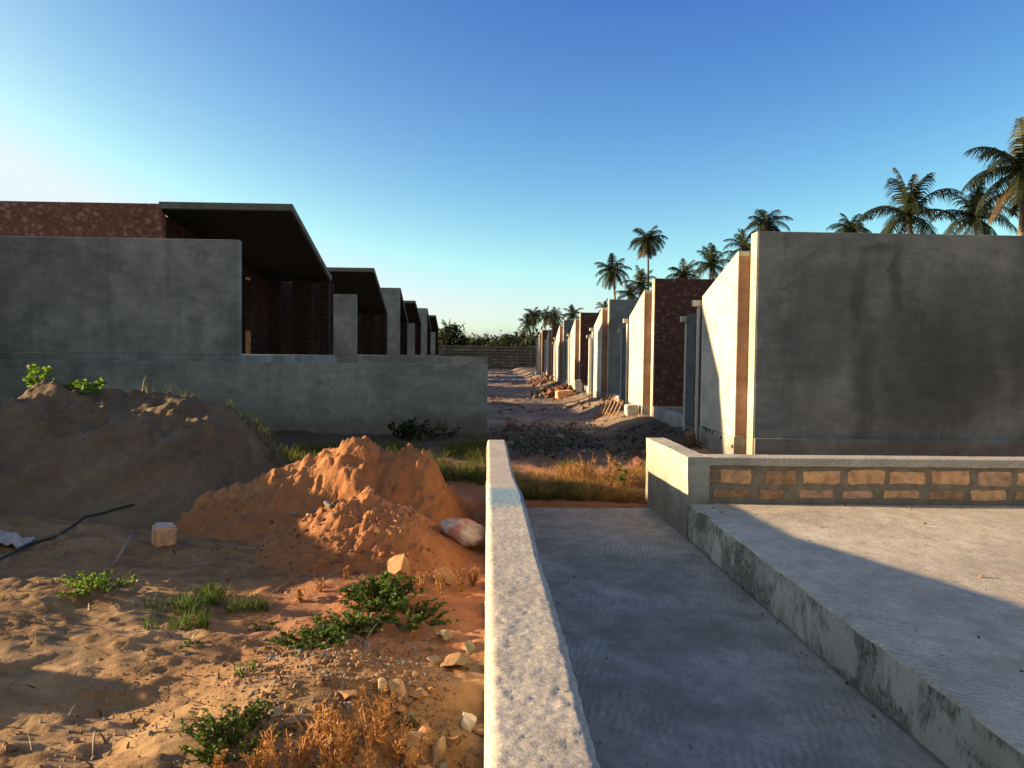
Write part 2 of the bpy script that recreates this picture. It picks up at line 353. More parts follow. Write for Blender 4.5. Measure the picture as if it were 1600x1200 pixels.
# rough cement cap
m = NT('rough_cement'); m.b.inputs['Roughness'].default_value = .92
c = m.ramp(m.noise(5, 8, .7), [(.3, (.40, .36, .29)), (.7, (.60, .55, .46))])
c = m.mix(.75, c, m.ramp(m.noise(70, 4, .7), [(.3, .45), (.68, 1.25)]), 'MULTIPLY')
c = m.mix(m.ramp(m.noise(95, 4, .75, m.mapped((1, .7, 1))), [(.60, 0), (.68, .55)]), c, (.13, .135, .13)); c = m.mix(m.ramp(m.noise(60, 5, .75, m.mapped((1, .7, 1), loc=(3, 3, 3))), [(.58, 0), (.66, .5)]), c, (.72, .68, .60))
pit = m.ramp(m.noise(34, 4, .6), [(.66, 0), (.73, 1)]); c = m.mix(m.math('MULTIPLY', pit, .7), c, (.10, .10, .10))
# pale-blue band across the cap near five metres
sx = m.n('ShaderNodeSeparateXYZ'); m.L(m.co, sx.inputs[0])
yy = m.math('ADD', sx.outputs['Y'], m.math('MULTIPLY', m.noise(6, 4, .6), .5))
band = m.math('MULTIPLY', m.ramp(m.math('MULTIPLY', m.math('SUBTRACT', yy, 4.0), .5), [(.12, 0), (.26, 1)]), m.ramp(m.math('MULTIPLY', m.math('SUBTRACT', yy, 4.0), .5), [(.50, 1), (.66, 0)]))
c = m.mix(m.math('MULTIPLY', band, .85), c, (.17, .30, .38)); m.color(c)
b = m.bump(m.noise(45, 6, .7), .35, .008); m.bump(m.noise(160, 3, .7), .35, .003, b); M['cap'] = m.mat
M['mortar'] = simple('grey_mortar', (.27, .225, .165), .92, 8.0, .35, .5)
M['limeside'] = plaster('lime_render', (.40, .37, .29), (.47, .44, .35), (.53, .50, .41), .1, True)
M['block'] = simple('orange_coral_block', (.80, .45, .23), .92, 14.0, .45, .6)
M['joint'] = simple('dark_joint', (.05, .045, .038), .95, 3.0); M['wallblock_pale'] = simple('pale_weathered_block', (.24, .215, .17), .92, 1.5, .4, .5)
M['block_pink'] = simple('pinkish_coral_block', (.68, .40, .25), .92, 11.0, .5, .6); M['block_dull'] = simple('dull_coral_block', (.46, .26, .14), .92, 11.0, .5, .6)
M['wallblock'] = simple('weathered_block', (.16, .145, .12), .92, 1.5, .4, .5)
def stone(name, c):
    m = NT(name); k = m.ramp(m.noise(9, 6, .7), [(.3, .6), (.7, 1.2)]); m.color(m.mix(1.0, c, k, 'MULTIPLY'))
    b = m.bump(m.noise(22, 6, .7), .6, .02); m.bump(m.noise(90, 3, .7), .4, .005, b); return m.mat
M['tan_stone'] = stone('tan_stone', (.36, .21, .108)); M['pale_stone'] = stone('pale_stone', (.37, .26, .16)); M['grey_stone'] = stone('grey_stone', (.26, .245, .22))
M['gravel_brown'] = stone('gravel_brown', (.27, .17, .10)); M['clod'] = stone('earth_clod', (.15, .105, .075)); M['red_stone'] = stone('red_stone', (.20, .085, .055)); M['white_stone'] = stone('white_stone', (.60, .55, .47))
def earth(name, cols, fine=True, region=False):
    m = NT(name)
    c = m.ramp(m.noise(.75, 8, .62, dist=.5), [(.30, cols[0]), (.5, cols[1]), (.70, cols[2])])
    c = m.mix(.75, c, m.ramp(m.noise(9, 7, .7), [(.3, .66), (.7, 1.15)]), 'MULTIPLY')
    c = m.mix(.55, c, m.ramp(m.noise(120, 3, .7), [(.3, .6), (.7, 1.25)]), 'MULTIPLY')
    if region:
        c = m.mix(m.ramp(m.noise(1.6, 6, .68, m.mapped((1, 1.6, 1), (0, 0, .5), (6, 2, 0)), .7), [(.46, .0), (.66, .75)]), c, (.095, .055, .026))
        s = m.n('ShaderNodeSeparateXYZ'); m.L(m.co, s.inputs[0])
        wob = m.math('MULTIPLY', m.math('SUBTRACT', m.noise(.5, 5, .6), .5), 3.0)
        # the lane and the ground beyond: paler, greyer, trodden rubble
        far = m.ramp(m.math('MULTIPLY', m.math('ADD', s.outputs['Y'], wob), .02), [(.19, 0), (.25, 1)])
        lane = m.ramp(m.noise(1.1, 8, .7, dist=.6), [(.3, (.10, .075, .055)), (.5, (.20, .15, .11)), (.7, (.37, .26, .185))])
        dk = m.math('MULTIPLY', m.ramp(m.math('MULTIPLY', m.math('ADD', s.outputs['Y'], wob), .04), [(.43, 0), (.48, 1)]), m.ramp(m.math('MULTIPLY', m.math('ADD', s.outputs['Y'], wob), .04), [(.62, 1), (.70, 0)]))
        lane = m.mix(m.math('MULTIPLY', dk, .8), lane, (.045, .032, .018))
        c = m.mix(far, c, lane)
        gr = m.ramp(m.math('MULTIPLY', m.math('ADD', s.outputs['Y'], m.math('MULTIPLY', wob, 3.0)), .005), [(.45, 0), (.5, 1)])
        c = m.mix(gr, c, (.07, .085, .03))
        # reddish spill of soil next to the cement wall
        rd = m.math('MULTIPLY', m.ramp(m.math('ADD', m.math('MULTIPLY', s.outputs['X'], .5), m.math('MULTIPLY', wob, .16)), [(-.0, 0), (.001, 0)]), 1.0)
        xr = m.ramp(m.math('ADD', m.math('ADD', m.math('MULTIPLY', s.outputs['X'], .35), .95), m.math('MULTIPLY', wob, .12)), [(.30, 0), (.62, 1)])
        yr = m.ramp(m.math('MULTIPLY', s.outputs['Y'], .1), [(.36, 0), (.48, 1)])
        c = m.mix(m.math('MULTIPLY', m.math('MULTIPLY', xr, yr), m.math('SUBTRACT', 1.0, far)), c, m.mix(.6, (.36, .15, .07), m.ramp(m.noise(14, 6, .7), [(.3, .6), (.7, 1.2)]), 'MULTIPLY'))
    m.color(c)
    b = m.bump(m.noise(13, 7, .68), .5, .03); m.bump(m.noise(85, 4, .7), .45, .006, b)
    return m.mat
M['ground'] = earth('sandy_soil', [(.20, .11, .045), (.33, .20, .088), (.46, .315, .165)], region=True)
M['sand_grey'] = earth('grey_sand', [(.11, .075, .042), (.175, .125, .076), (.25, .185, .118)])
M['sand_red'] = earth('red_sand', [(.26, .105, .042), (.38, .165, .068), (.50, .245, .105)])

# ------------------------------------------------------------------ ground
def relief(X, Y):
    r = 0.11 * fbm(X * .55, Y * .55, 3, 4) + 0.06 * fbm(X * 1.2 + .5 * Y, Y * 2.4, 9, 4, .5)
    tracks = np.abs(fbm(X * .9 - Y * .35, Y * 2.6 + X * .8, 21, 3))
    r = r - 0.06 * tracks + .022 * fbm(X * 3 + Y * 1.5, Y * 8, 31, 3, .6) - .05 * np.clip(fbm(X * 2.6, Y * 3.2, 39, 3, .6) - .16, 0, .3)
    r = r + .05 * np.clip(fbm(X * 7, Y * 8, 33, 3, .6) - .20, 0, .3) + .035 * np.clip(fbm(X * 20, Y * 20, 35, 2, .6) - .16, 0, .3)
    return r
def bump_at(X, Y, cx, cy, rx, ry, h, p=1.0):
    q = ((X - cx) / rx) ** 2 + ((Y - cy) / ry) ** 2
    return h * np.exp(-q ** p)
def ground_h(X, Y):
    X = np.asarray(X, float); Y = np.asarray(Y, float)
    left = 0.02 + relief(X, Y)
    left = left + bump_at(X, Y, -.72, 3.55, .62, .75, .17) + bump_at(X, Y, -4.9, 4.1, 1.1, .55, .62) + bump_at(X, Y, -1.9, 2.7, .8, .5, .07)
    left = left + bump_at(X, Y, -3.4, 5.6, 1.0, .35, .08)
    lane = 0.15 + 0.09 * fbm(X * .8, Y * .8, 5, 4) + .05 * fbm(X * 3.5, Y * 3.5, 7, 3, .6) + 0.28 * sstep(2.3, 3.5, X) * sstep(10, 13, Y) - .02 * sstep(9, 14, Y)
    t = sstep(8.6, 10.4, Y - .25 * X)
    h = left * (1 - t) + lane * t
    under = (X > 0.10) & (Y < 8.72)
    under2 = (X > 1.75) & (Y < 7.4)
    h = np.where(under | under2, -0.45, h)
    ft = sstep(110, 160, np.hypot(X, Y)); h = h * (1 - ft) + 0.1 * ft
    return h
xs = np.concatenate([-np.geomspace(3000, 9, 46), np.arange(-8.9, -5.2, .1), np.arange(-5.2, -.02, .024), np.arange(0.0, .22, .05), np.arange(.25, 4.2, .07), np.arange(4.3, 9, .3), np.geomspace(9.3, 3000, 44)])
ys = np.concatenate([-np.geomspace(3000, 1, 30), np.arange(-.8, 2.2, .25), np.arange(2.3, 7.4, .024), np.arange(7.4, 9.5, .045), np.arange(9.5, 16, .09), np.arange(16, 46, .28), np.geomspace(46.5, 3500, 70)])
GX, GY = np.meshgrid(xs, ys, indexing='ij')
GZ = ground_h(GX, GY)
g = np_mesh('ground', np.stack([GX.ravel(), GY.ravel(), GZ.ravel()], 1), grid_faces(len(xs), len(ys)), M['ground'])
tag(g, 'sandy building-site ground running into a dirt lane', 'ground', kind='structure')
def gz(x, y): return float(ground_h(np.array([x]), np.array([y]))[0])

# ------------------------------------------------------------------ ramp, slab
PX = 0.215                                                        # right face of the long cement wall
nx, ny = 44, 190
rx = np.linspace(PX - .05, 1.883, nx); ry = np.linspace(-1.2, 8.85, ny)
RX, RY = np.meshgrid(rx, ry, indexing='ij')
RZ = .0085 * (8.85 - RY) + .008 * fbm(RX * 1.2, RY * 1.2, 41, 4) + .004 * fbm(RX * 7, RY * 7, 45, 2)
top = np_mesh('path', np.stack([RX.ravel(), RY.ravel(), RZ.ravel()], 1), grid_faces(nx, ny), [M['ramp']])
bm = bmesh.new(); bm.from_mesh(top.data)
r = bmesh.ops.extrude_face_region(bm, geom=bm.faces[:]); vs = [e for e in r['geom'] if isinstance(e, bmesh.types.BMVert)]
for v_ in vs: v_.co.z = -.42
bmesh.ops.recalc_face_normals(bm, faces=bm.faces); bm.to_mesh(top.data); bm.free()
tag(top, 'shaded concrete passage between the long cement wall and the raised slab', 'path', kind='structure')
nx, ny = 70, 130
rx = np.concatenate([[1.883], 1.883 + np.geomspace(.012, 10, nx - 1)]); ry = np.linspace(-1.2, 7.26, ny)
RX, RY = np.meshgrid(rx, ry, indexing='ij')
RZ = .34 + .010 * fbm(RX * 1.1, RY * 1.1, 51, 4) - .014 * (RX < 1.884) + .012 * (RX < 1.93) * fbm(RY * 6, RX * 3, 55, 3)
RX = RX + np.where(RX < 1.884, .014 * fbm(RY * 3, RY * 0, 57, 4), 0)
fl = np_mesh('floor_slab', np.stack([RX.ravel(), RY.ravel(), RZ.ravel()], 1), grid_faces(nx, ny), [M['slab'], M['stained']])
bm = bmesh.new(); bm.from_mesh(fl.data)
r = bmesh.ops.extrude_face_region(bm, geom=bm.faces[:]); vs = [e for e in r['geom'] if isinstance(e, bmesh.types.BMVert)]
for v_ in vs: v_.co.z = -.45
bmesh.ops.recalc_face_normals(bm, faces=bm.faces)
for f_ in bm.faces:
    if abs(f_.normal.z) < .6: f_.material_index = 1; f_.smooth = False
bm.to_mesh(fl.data); bm.free()
tag(fl, 'raised pale concrete floor slab with a stained edge', 'floor', kind='structure')

# ------------------------------------------------------------------ long cement wall beside the ramp
Ys = np.concatenate([np.arange(.55, 3.2, .011), np.arange(3.2, 8.95, .02)])
prof = [(0.004, -.5), (0.004, -.25), (0.002, -.13), (0.002, -.06), (0.003, -.03), (.007, -.012), (.016, -.003)] + [(x, 0.0) for x in np.linspace(.026, PX - .022, 22)] + [(PX - .013, -.004), (PX - .005, -.012), (PX - .001, -.03), (PX, -.06), (PX, -.13), (PX, -.3), (PX, -.5)]
P = np.array(prof); np_ = len(P)
topz = np.where(Ys > 4.5, .735 + (.90 - .735) * (.6 * (1 - np.clip((Ys - 4.5) / 1.5, 0, 1)) + .4 * (1 - np.clip((Ys - 4.5) / 4.4, 0, 1))), .90 + .02 * (4.6 - Ys) / 3)
YY = np.repeat(Ys[:, None], np_, 1); XX = np.repeat(P[None, :, 0], len(Ys), 0); ZZ = topz[:, None] + np.where(P[None, :, 1] < -.4, -1.3, P[None, :, 1])
amp = 1 - .45 * sstep(2.6, 4.6, YY)
isT = (P[None, :, 1] > -.035) * 1.0
flake = np.clip(fbm(XX * 17, YY * 11, 61, 4, .65) - .05, 0, .35); near = sstep(3.4, 1.9, YY)
grain = fbm(XX * 48, YY * 48, 67, 3, .75); pits2 = np.clip(fbm(XX * 75, YY * 62, 62, 2, .6) - .24, 0, 1)
ZZ = ZZ + isT * (.0012 * fbm(XX * 5, YY * 5, 63, 3) + .0016 * grain * (.6 + .9 * near) + .005 * flake * (.2 + .9 * near) - .0035 * pits2)
isR = (XX > PX - .02) * 1.0; isL = (XX < .02) * 1.0
XX = XX + isR * (.004 * fbm(YY * 1.3, YY * 0 + 3, 71, 3) + .005 * fbm(YY * 22, ZZ * 22, 73, 4, .7) - .016 * np.clip(fbm(YY * 7, ZZ * 7, 74, 3, .6) - .22, 0, 1)) - isL * (.004 * fbm(YY * 2, YY * 0 + 8, 75, 3) + .007 * np.clip(fbm(YY * 18, ZZ * 18, 77, 3, .6), 0, 1))
XX = XX * (1 + .065 * sstep(3.8, 1.6, YY))
V = np.stack([XX.ravel(), YY.ravel(), ZZ.ravel()], 1)
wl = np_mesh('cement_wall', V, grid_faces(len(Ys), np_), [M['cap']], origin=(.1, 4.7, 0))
bm = bmesh.new(); bm.from_mesh(wl.data); bm.verts.ensure_lookup_table()
n0 = len(Ys)
bm.faces.new([bm.verts[k] for k in range(np_)]); bm.faces.new([bm.verts[(n0 - 1) * np_ + k] for k in range(np_)][::-1])
bmesh.ops.recalc_face_normals(bm, faces=bm.faces); bm.to_mesh(wl.data); bm.free()
tag(wl, 'long low cement wall with rough sunlit top running away beside the ramp', 'wall')

# ------------------------------------------------------------------ low block wall on the slab
bw = thing('block_wall', (1.95, 7.3, .34), 'low wall of orange blocks on the slab with a sunlit rendered end', 'wall')
TZ = .775
mb = MB()                                                         # rendered return beside the ramp
nseg = 24
ysg = np.linspace(7.235, 8.93, nseg); zsg = np.linspace(-.42, TZ, 14)
def ragged(y, z, s): return .010 * float(fbm(np.array([y * 5]), np.array([z * 5]), s, 3)[0])
vv = []
for y in ysg:
    for z in zsg: vv.append((1.872 - (y - 7.24) * .03 + ragged(y, z, 81), y, z + (ragged(y, 3, 83) if z == zsg[-1] else 0)))
o0 = len(mb.v); mb.add(vv, [])
for i in range(nseg - 1):
    for j in range(len(zsg) - 1):
        a = i * len(zsg) + j; mb.f.append((a, a + 1, a + len(zsg) + 1, a + len(zsg))); mb.m.append(0)
k = len(zsg) - 1; o1 = len(mb.v)                                  # top strip, inner face, ends
for i, y in enumerate(ysg): mb.v.append((2.075 - (y - 7.24) * .03 + ragged(y, 9, 85), y, TZ + ragged(y, 5, 87)))
o2 = len(mb.v)
for i, y in enumerate(ysg): mb.v.append((2.075 - (y - 7.24) * .03, y, -.42))
for i in range(nseg - 1):
    mb.f += [(i * len(zsg) + k, o1 + i, o1 + i + 1, (i + 1) * len(zsg) + k), (o1 + i, o2 + i, o2 + i + 1, o1 + i + 1)]; mb.m += [1, 0]
mb.f += [tuple(range(len(zsg))) + (o1, o2), tuple((nseg - 1) * len(zsg) + j for j in range(len(zsg))) + (o1 + nseg - 1, o2 + nseg - 1)]; mb.m += [0, 0]
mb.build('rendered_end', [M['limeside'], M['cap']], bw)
# course wall facing the camera: mortar body with blocks left showing
mb = MB(); X0, X1 = 2.072, 9.5
mb.box(X0, X1, 7.262, 7.455, -.42, TZ - .075, 0)
def blk(xc, zc, wd, ht, mi=1):
    n = 40; pts = []; sd_ = random.random() * 99; e = random.uniform(.10, .24)
    for i in range(n):
        a = 2 * math.pi * i / n; c_, s_ = math.cos(a), math.sin(a)
        j_ = .020 * float(fbm(np.array([c_ * 1.6 + sd_]), np.array([s_ * 1.6 - sd_]), 97, 4, .7)[0])
        px = xc + wd / 2 * math.copysign(abs(c_) ** e, c_) + random.uniform(-.003, .003) + j_
        pz = zc + ht / 2 * math.copysign(abs(s_) ** e, s_) + random.uniform(-.003, .003) + j_ * .9
        pts.append((px, pz))
    yf = 7.2560 + random.uniform(-.003, .002)
    vs = [(x, 7.27, z) for x, z in pts] + [(x + (xc - x) * .03, yf, z + (zc - z) * .06) for x, z in pts]
    vs.append((xc, yf - .001, zc)); fs = [(n + i, n + (i + 1) % n, 2 * n) for i in range(n)] + [(i, (i + 1) % n, (i + 1) % n + n, i + n) for i in range(n)]
    mb.add(vs, fs, mi)
pitch_b = .412
for i in range(18):
    blk(2.325 + pitch_b * i + random.uniform(-.02, .02), .590 + random.uniform(-.006, .006), random.choice((.355, .36, .345, .30)) + random.uniform(-.02, .02), .135 + random.uniform(-.02, .008), random.choice((1, 1, 2, 3)))
    blk(2.12 + pitch_b * (i + .36) + random.uniform(-.02, .02), .430, random.choice((.35, .34, .30, .24)) + random.uniform(-.02, .02), .095 + random.uniform(-.025, .008), random.choice((1, 2, 3, 3)))
for z_ in (.555, .60, .645): blk(2.13 + random.uniform(-.01, .01), z_, .10, .022, 3)
mb.build('block_courses', [M['mortar'], M['block'], M['block_pink'], M['block_dull']], bw)
# smeared mortar joints stand proud in places, cap on top
mb = MB(); nseg = 150
xsg = np.linspace(X0 - .004, X1, nseg); vv = []
for x in xsg:
    a = .006 * float(fbm(np.array([x * 4]), np.array([2.0]), 91, 3)[0]); b_ = .010 * float(fbm(np.array([x * 3]), np.array([7.0]), 93, 3)[0])
    vv += [(x, 7.238 + a, TZ - .078 + b_), (x, 7.236 + a, TZ - .008 + b_ * .4), (x, 7.25 + a, TZ + b_ * .4), (x, 7.46, TZ + b_ * .4), (x, 7.462, TZ - .078)]
fs = [];
for i in range(nseg - 1):
    for j in range(5): fs.append((i * 5 + j, i * 5 + (j + 1) % 5, (i + 1) * 5 + (j + 1) % 5, (i + 1) * 5 + j))
fs += [(0, 1, 2, 3, 4), tuple((nseg - 1) * 5 + j for j in range(5))]
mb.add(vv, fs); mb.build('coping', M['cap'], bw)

# ------------------------------------------------------------------ sand piles
PILES = []
def pile(name, fn, x0, x1, y0, y1, step, mat, label, kindcat='sand pile'):
    """fn: height of the heap above the ground, below zero outside it."""
    PILES.append((fn, x0, x1, y0, y1))
    X, Y = np.meshgrid(np.arange(x0, x1, step), np.arange(y0, y1, step), indexing='ij')
    H = fn(X, Y); B = ground_h(X, Y); Z = B + np.maximum(H, -.05)
    nxx, nyy = X.shape; Fq = grid_faces(nxx, nyy); kp = (H > -.045).ravel()
    Fq = Fq[kp[Fq].any(1)]
    used = np.unique(Fq); re = np.full(nxx * nyy, -1); re[used] = np.arange(len(used))
    V = np.stack([X.ravel(), Y.ravel(), Z.ravel()], 1)[used]
    c = V.mean(0); c[2] = 0.0
    o = np_mesh(name, V, re[Fq], mat, origin=tuple(float(q) for q in c))
    return tag(o, label, kindcat)
def clods(X, Y, f, seed, lo=.12, hi=.35):
    return np.clip(fbm(X * f, Y * f, seed, 3, .6) - lo, 0, hi)
def f_big(X, Y):
    xx = X + .22 * fbm(X * 1.2, Y * 1.2, 101, 3)
    ridge = 1.22 * sstep(-6.3, -5.3, xx) * (1 - .90 * sstep(-3.1, -2.4, xx)) * (1 - sstep(-2.55, -2.1, xx)) - .10 * sstep(-5.2, -3.8, xx)
    cyy = 9.55 + .22 * fbm(X * .9, X * 0, 103, 2)
    d = np.abs(Y - cyy); e = np.where(Y < cyy, np.clip(1 - d / 1.85, 0, 1), np.clip(1 - d / 1.6, 0, 1))
    e = np.sqrt(e * e + .003) - .054 + .10 * np.sin(np.pi * e) * (Y < cyy)
    h = ridge * e * (1 + .14 * fbm(X * 1.3, Y * 1.3, 105, 3))
    m_ = np.clip(h * 3, 0, 1)
    gl = np.abs(fbm(X * 1.9, Y * 1.1, 111, 4))
    h = h - .05 * gl * m_ + m_ * (.09 * fbm(X * 2.0, Y * 2.6, 107, 4) + .035 * fbm(X * 7, Y * 7, 109, 4, .65) + .16 * clods(X, Y, 4.5, 108, .16) - .12 * clods(X, Y, 3.1, 112, .16) + .06 * clods(X, Y, 17, 110, .15))
    return h - .03
pile('sand_pile', f_big, -7.0, -1.7, 7.4, 11.6, .026, M['sand_grey'], 'big grey sand pile with leafy weeds on its crest, in shade before the wall')
def f_left(X, Y):
    q = ((X + 7.9) / 3.0) ** 2 + (np.clip(np.abs(Y - 7.75) - 1.2, 0, 9) / 1.3) ** 2
    h = (1.62 + .62 * sstep(8.2, 8.9, Y)) * np.clip(1 - np.sqrt(q + .01), -.1, 1); m_ = np.clip(h * 3, 0, 1)
    return h + m_ * (.05 * fbm(X * 2, Y * 2, 121, 4) + .015 * fbm(X * 9, Y * 9, 123, 3) + .1 * clods(X, Y, 6, 125)) - .02
pile('sand_pile', f_left, -10.8, -5.0, 5.2, 11.6, .045, M['sand_grey'], 'grey sand pile at the far left edge beyond the rag')
def smax(a, b, k=.10): return .5 * (a + b + np.sqrt((a - b) ** 2 + k * k)) - k * .35
def f_red(X, Y):
    xx = X + .12 * fbm(X * 2.0, Y * 2.0, 131, 3); yy_ = Y + .12 * fbm(X * 1.8, Y * 1.8, 133, 3)
    # one long heap: ridge line rising from the left, peak right of the middle, shorter right flank
    rh = np.interp(X, [-3.6, -3.2, -2.6, -2.0, -1.62, -1.25, -.95, -.62, -.36, -.05], [-.1, .14, .44, .70, .85, .92, .78, .72, .38, -.08])
    rh = rh + .05 * fbm(X * 2.2, X * 0 + 5, 132, 3)
    dy = np.abs(yy_ - 8.0); e = np.where(yy_ < 8.0, np.clip(1 - dy / (.35 + 1.05 * rh), -.2, 1), np.clip(1 - dy / 1.1, -.2, 1))
    e = np.where(e > 0, np.sqrt(np.maximum(e, 0) ** 2 + .004) - .03, e)
    h = rh * e * 1.02
    h = h - .50 * np.exp(-(((X + 1.55) / .42) ** 2 + ((Y - 7.42) / .30) ** 2)) * np.clip(h * 2, 0, 1) - .36 * np.exp(-(((X + .72) / .26) ** 2 + ((Y - 7.45) / .30) ** 2)) * np.clip(h * 2, 0, 1)
    h = h - .16 * np.exp(-(((X + 1.07) / .10) ** 2 + ((Y - 7.75) / .30) ** 2))
    a4 = .56 * (1.08 - np.sqrt(((xx + 1.02) / .95) ** 2 + ((yy_ - 6.78) / .72) ** 2 + .010))
    h = smax(h, a4)
    m_ = np.clip(h * 4, 0, 1)
    gl = np.abs(fbm(X * 3.4 + Y, Y * 1.5, 135, 3))
    return h - .05 * gl * m_ + m_ * (.06 * fbm(X * 3, Y * 3, 137, 3) + .012 * fbm(X * 14, Y * 14, 139, 4, .7) + .07 * clods(X, Y, 6, 141, .12) + .08 * clods(X, Y, 19, 143, .10) + .05 * clods(X, Y, 38, 144, .08) - .12 * clods(X, Y, 4, 145, .10)) - .02
pile('sand_pile', f_red, -4.4, -.0, 5.5, 9.3, .018, M['sand_red'], 'red sand pile with a dug out hollow and sunlit crest beside the cement wall')
def surf_n(X, Y):
    h = ground_h(X, Y)
    for fn, x0, x1, y0, y1 in PILES:
        k = (X > x0) & (X < x1) & (Y > y0) & (Y < y1); h = np.where(k, np.maximum(h, fn(X, Y) + ground_h(X, Y)), h)
    return h
def surf(x, y): return float(surf_n(np.array([x], float), np.array([y], float))[0])
def on_ground(u, v):                                              # where a sight line meets the modelled ground
    d = ray(u, v); t = np.arange(1.5, 40, .012); P = np.array(d)[None] * t[:, None] + (0, 0, EYE)
    k = np.argmax(P[:, 2] <= surf_n(P[:, 0], P[:, 1])); return Vector(P[k])

# ------------------------------------------------------------------ houses, left row
def left_house(X, yw, zw, yr0, yr1, ztop, zlow, label, tall=False, xl=-14.5, near=False):
    Z0 = EYE - .06                                                 # floor level
    t = thing('house', (X - 4, yr0, .1), label, 'house', 'unfinished houses along the raised left side')
    e = EYE
    mb = MB().box(xl, X, yw, yr1 + 1.1, -.2, Z0 - .004); mb.build('floor', M['grey_left'], t)
    mb = MB().box(xl, X, yw + .002, yw + .20, Z0 - .002, e + zw); mb.box(X - 3.6, X - 3.4, yw + .202, yw + 1.75, Z0 - .002, e + zw - .01); mb.build('courtyard_wall', M['grey_left'], t, bevel=.012)  # second box: unseen inner wall added to keep the lane ground in shade
    xr = X - 3.25                                                  # where the porch side wall starts
    if not tall:
        mb = MB()
        # front stone wall: piers below, solid stone band above (the openings below are hidden behind the courtyard wall)
        ft = e + ztop - .03
        mb.box(xl, xr, yr0 + .05, yr0 + .28, e + 1.55, ft)
        for xx in (xl, -12.6, -10.9, xr - .55):
            if xx < xr - .3: mb.box(xx, xx + .55, yr0 + .05, yr0 + .28, Z0 - .002, e + 1.55)
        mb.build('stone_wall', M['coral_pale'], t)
    # porch side wall, oblique, with a wide opening and a beam that follows the roof
    sl = (zlow - ztop) / (yr1 - yr0)
    def rz(y): return e + ztop - .22 + sl * (y - yr0)
    A = Vector((xr, yr0 + .3)); B = Vector((X - 1.85, yr1 - .12))
    def along(s): p = A + (B - A) * s; return p
    mb = MB()
    def wallpiece(s0, s1, z0=None, z1=None, th=.18, drop=0.):
        p, q = along(s0), along(s1); n = Vector((-(q - p).y, (q - p).x)).normalized() * th
        lo = [(p.x, p.y, z0 if z0 else rz(p.y) - drop), (q.x, q.y, z0 if z0 else rz(q.y) - drop), (q.x + n.x, q.y + n.y, z0 if z0 else rz(q.y) - drop), (p.x + n.x, p.y + n.y, z0 if z0 else rz(p.y) - drop)]
        hi = [(p.x, p.y, rz(p.y) - .003), (q.x, q.y, rz(q.y) - .003), (q.x + n.x, q.y + n.y, rz(q.y) - .003), (p.x + n.x, p.y + n.y, rz(p.y) - .003)]
        mb.hexa(lo, hi)
    wallpiece(-.05, .30, Z0 - .002); wallpiece(.302, .778, None, None, .18, .26); wallpiece(.78, 1, Z0 - .002)
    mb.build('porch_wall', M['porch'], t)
    # back wall of the porch: stone piers, dark openings between them
    mb = MB(); yb0, yb1 = yr1 - .12, yr1 + .08; zt = e + zlow - .16
    span = [(-1.95, -1.52), (-1.15, -.55), (-.30, -.02)]
    for a, b in span: mb.box(X + a, X + b, yb0, yb1, Z0 - .002, zt)
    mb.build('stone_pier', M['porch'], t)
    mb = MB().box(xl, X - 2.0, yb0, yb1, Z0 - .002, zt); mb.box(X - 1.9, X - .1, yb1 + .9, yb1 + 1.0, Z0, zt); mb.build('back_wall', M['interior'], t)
    # roof: thin pitched slab with a pale fascia and dark soffit
    th = .17
    def slab(x0, x1, y0, y1, lift, dz0, dz1, mi=0):
        z0 = e + ztop + sl * (y0 - yr0) + lift; z1 = e + ztop + sl * (y1 - yr0) + lift
        lo = [(x0, y0, z0 + dz0), (x1, y0, z0 + dz0), (x1, y1, z1 + dz0), (x0, y1, z1 + dz0)]
        hi = [(x0, y0, z0 + dz1), (x1, y0, z0 + dz1), (x1, y1, z1 + dz1), (x0, y1, z1 + dz1)]
        return MB().hexa(lo, hi)
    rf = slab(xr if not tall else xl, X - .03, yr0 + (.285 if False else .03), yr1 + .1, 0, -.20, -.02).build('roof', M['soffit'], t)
    slab(xr - .05 if not tall else xl, X + .03, yr0 - .03, yr0 + .028, 0, -.16, .0).build('fascia', M['fascia'], rf)
    slab(X - .028, X + .03, yr0 + .03, yr1 + .1, 0, -.15, .0).build('verge', M['fascia'], rf)
    if not tall: slab(xl, xr - .002, yr0 + .29, yr1 + .1, -.35, -.16, .0).build('lower_roof', M['soffit'], rf)
    return t
left_house(-5.0, 15.98, 2.24, 20.2, 25.1, 3.74, 2.45, 'unfinished house with red stone wall and black soffit, closest on the left', near=True)
left_house(-5.0, 30.1, 2.23, 34.5, 39.0, 3.70, 2.15, 'unfinished house second in the left row, pale stub wall before a dark roof')
left_house(-5.0, 44.7, 3.72, 44.9, 48.9, 3.70, 2.14, 'unfinished house third in the left row, tall grey end wall up to its roof', True)
left_house(-5.0, 53.7, 2.1, 53.9, 59.0, 3.62, 2.35, 'unfinished house fourth in the left row, dark pitched roof between two grey walls')
left_house(-5.0, 64.5, 3.75, 64.7, 69.0, 3.73, 2.25, 'unfinished house fifth in the left row, narrow tall pale end wall', True)
left_house(-5.0, 74.6, 2.1, 75.0, 79.5, 3.70, 2.5, 'unfinished house farthest along the left row, dark roof near the boundary wall')
# the house just outside the frame whose gable shades the first right-hand wall
oh = thing('house', (-12, 13.5, .1), 'unfinished grey house with a pitched end wall beyond the left edge', 'house', 'unfinished houses along the raised left side')
MB().prism_x([(12.45, -.2), (15.9, -.2), (15.9, EYE + 3.7), (13.6, EYE + 3.7), (12.45, EYE + 2.4)], -10.3, -10.1).build('end_wall', M['grey'], oh)
MB().box(-16, -10.302, 12.45, 12.65, -.2, EYE + 2.3).build('front_wall', M['grey'], oh)
MB().box(-16, -10.302, 15.7, 15.9, -.2, EYE + 3.6).build('back_wall', M['grey'], oh)

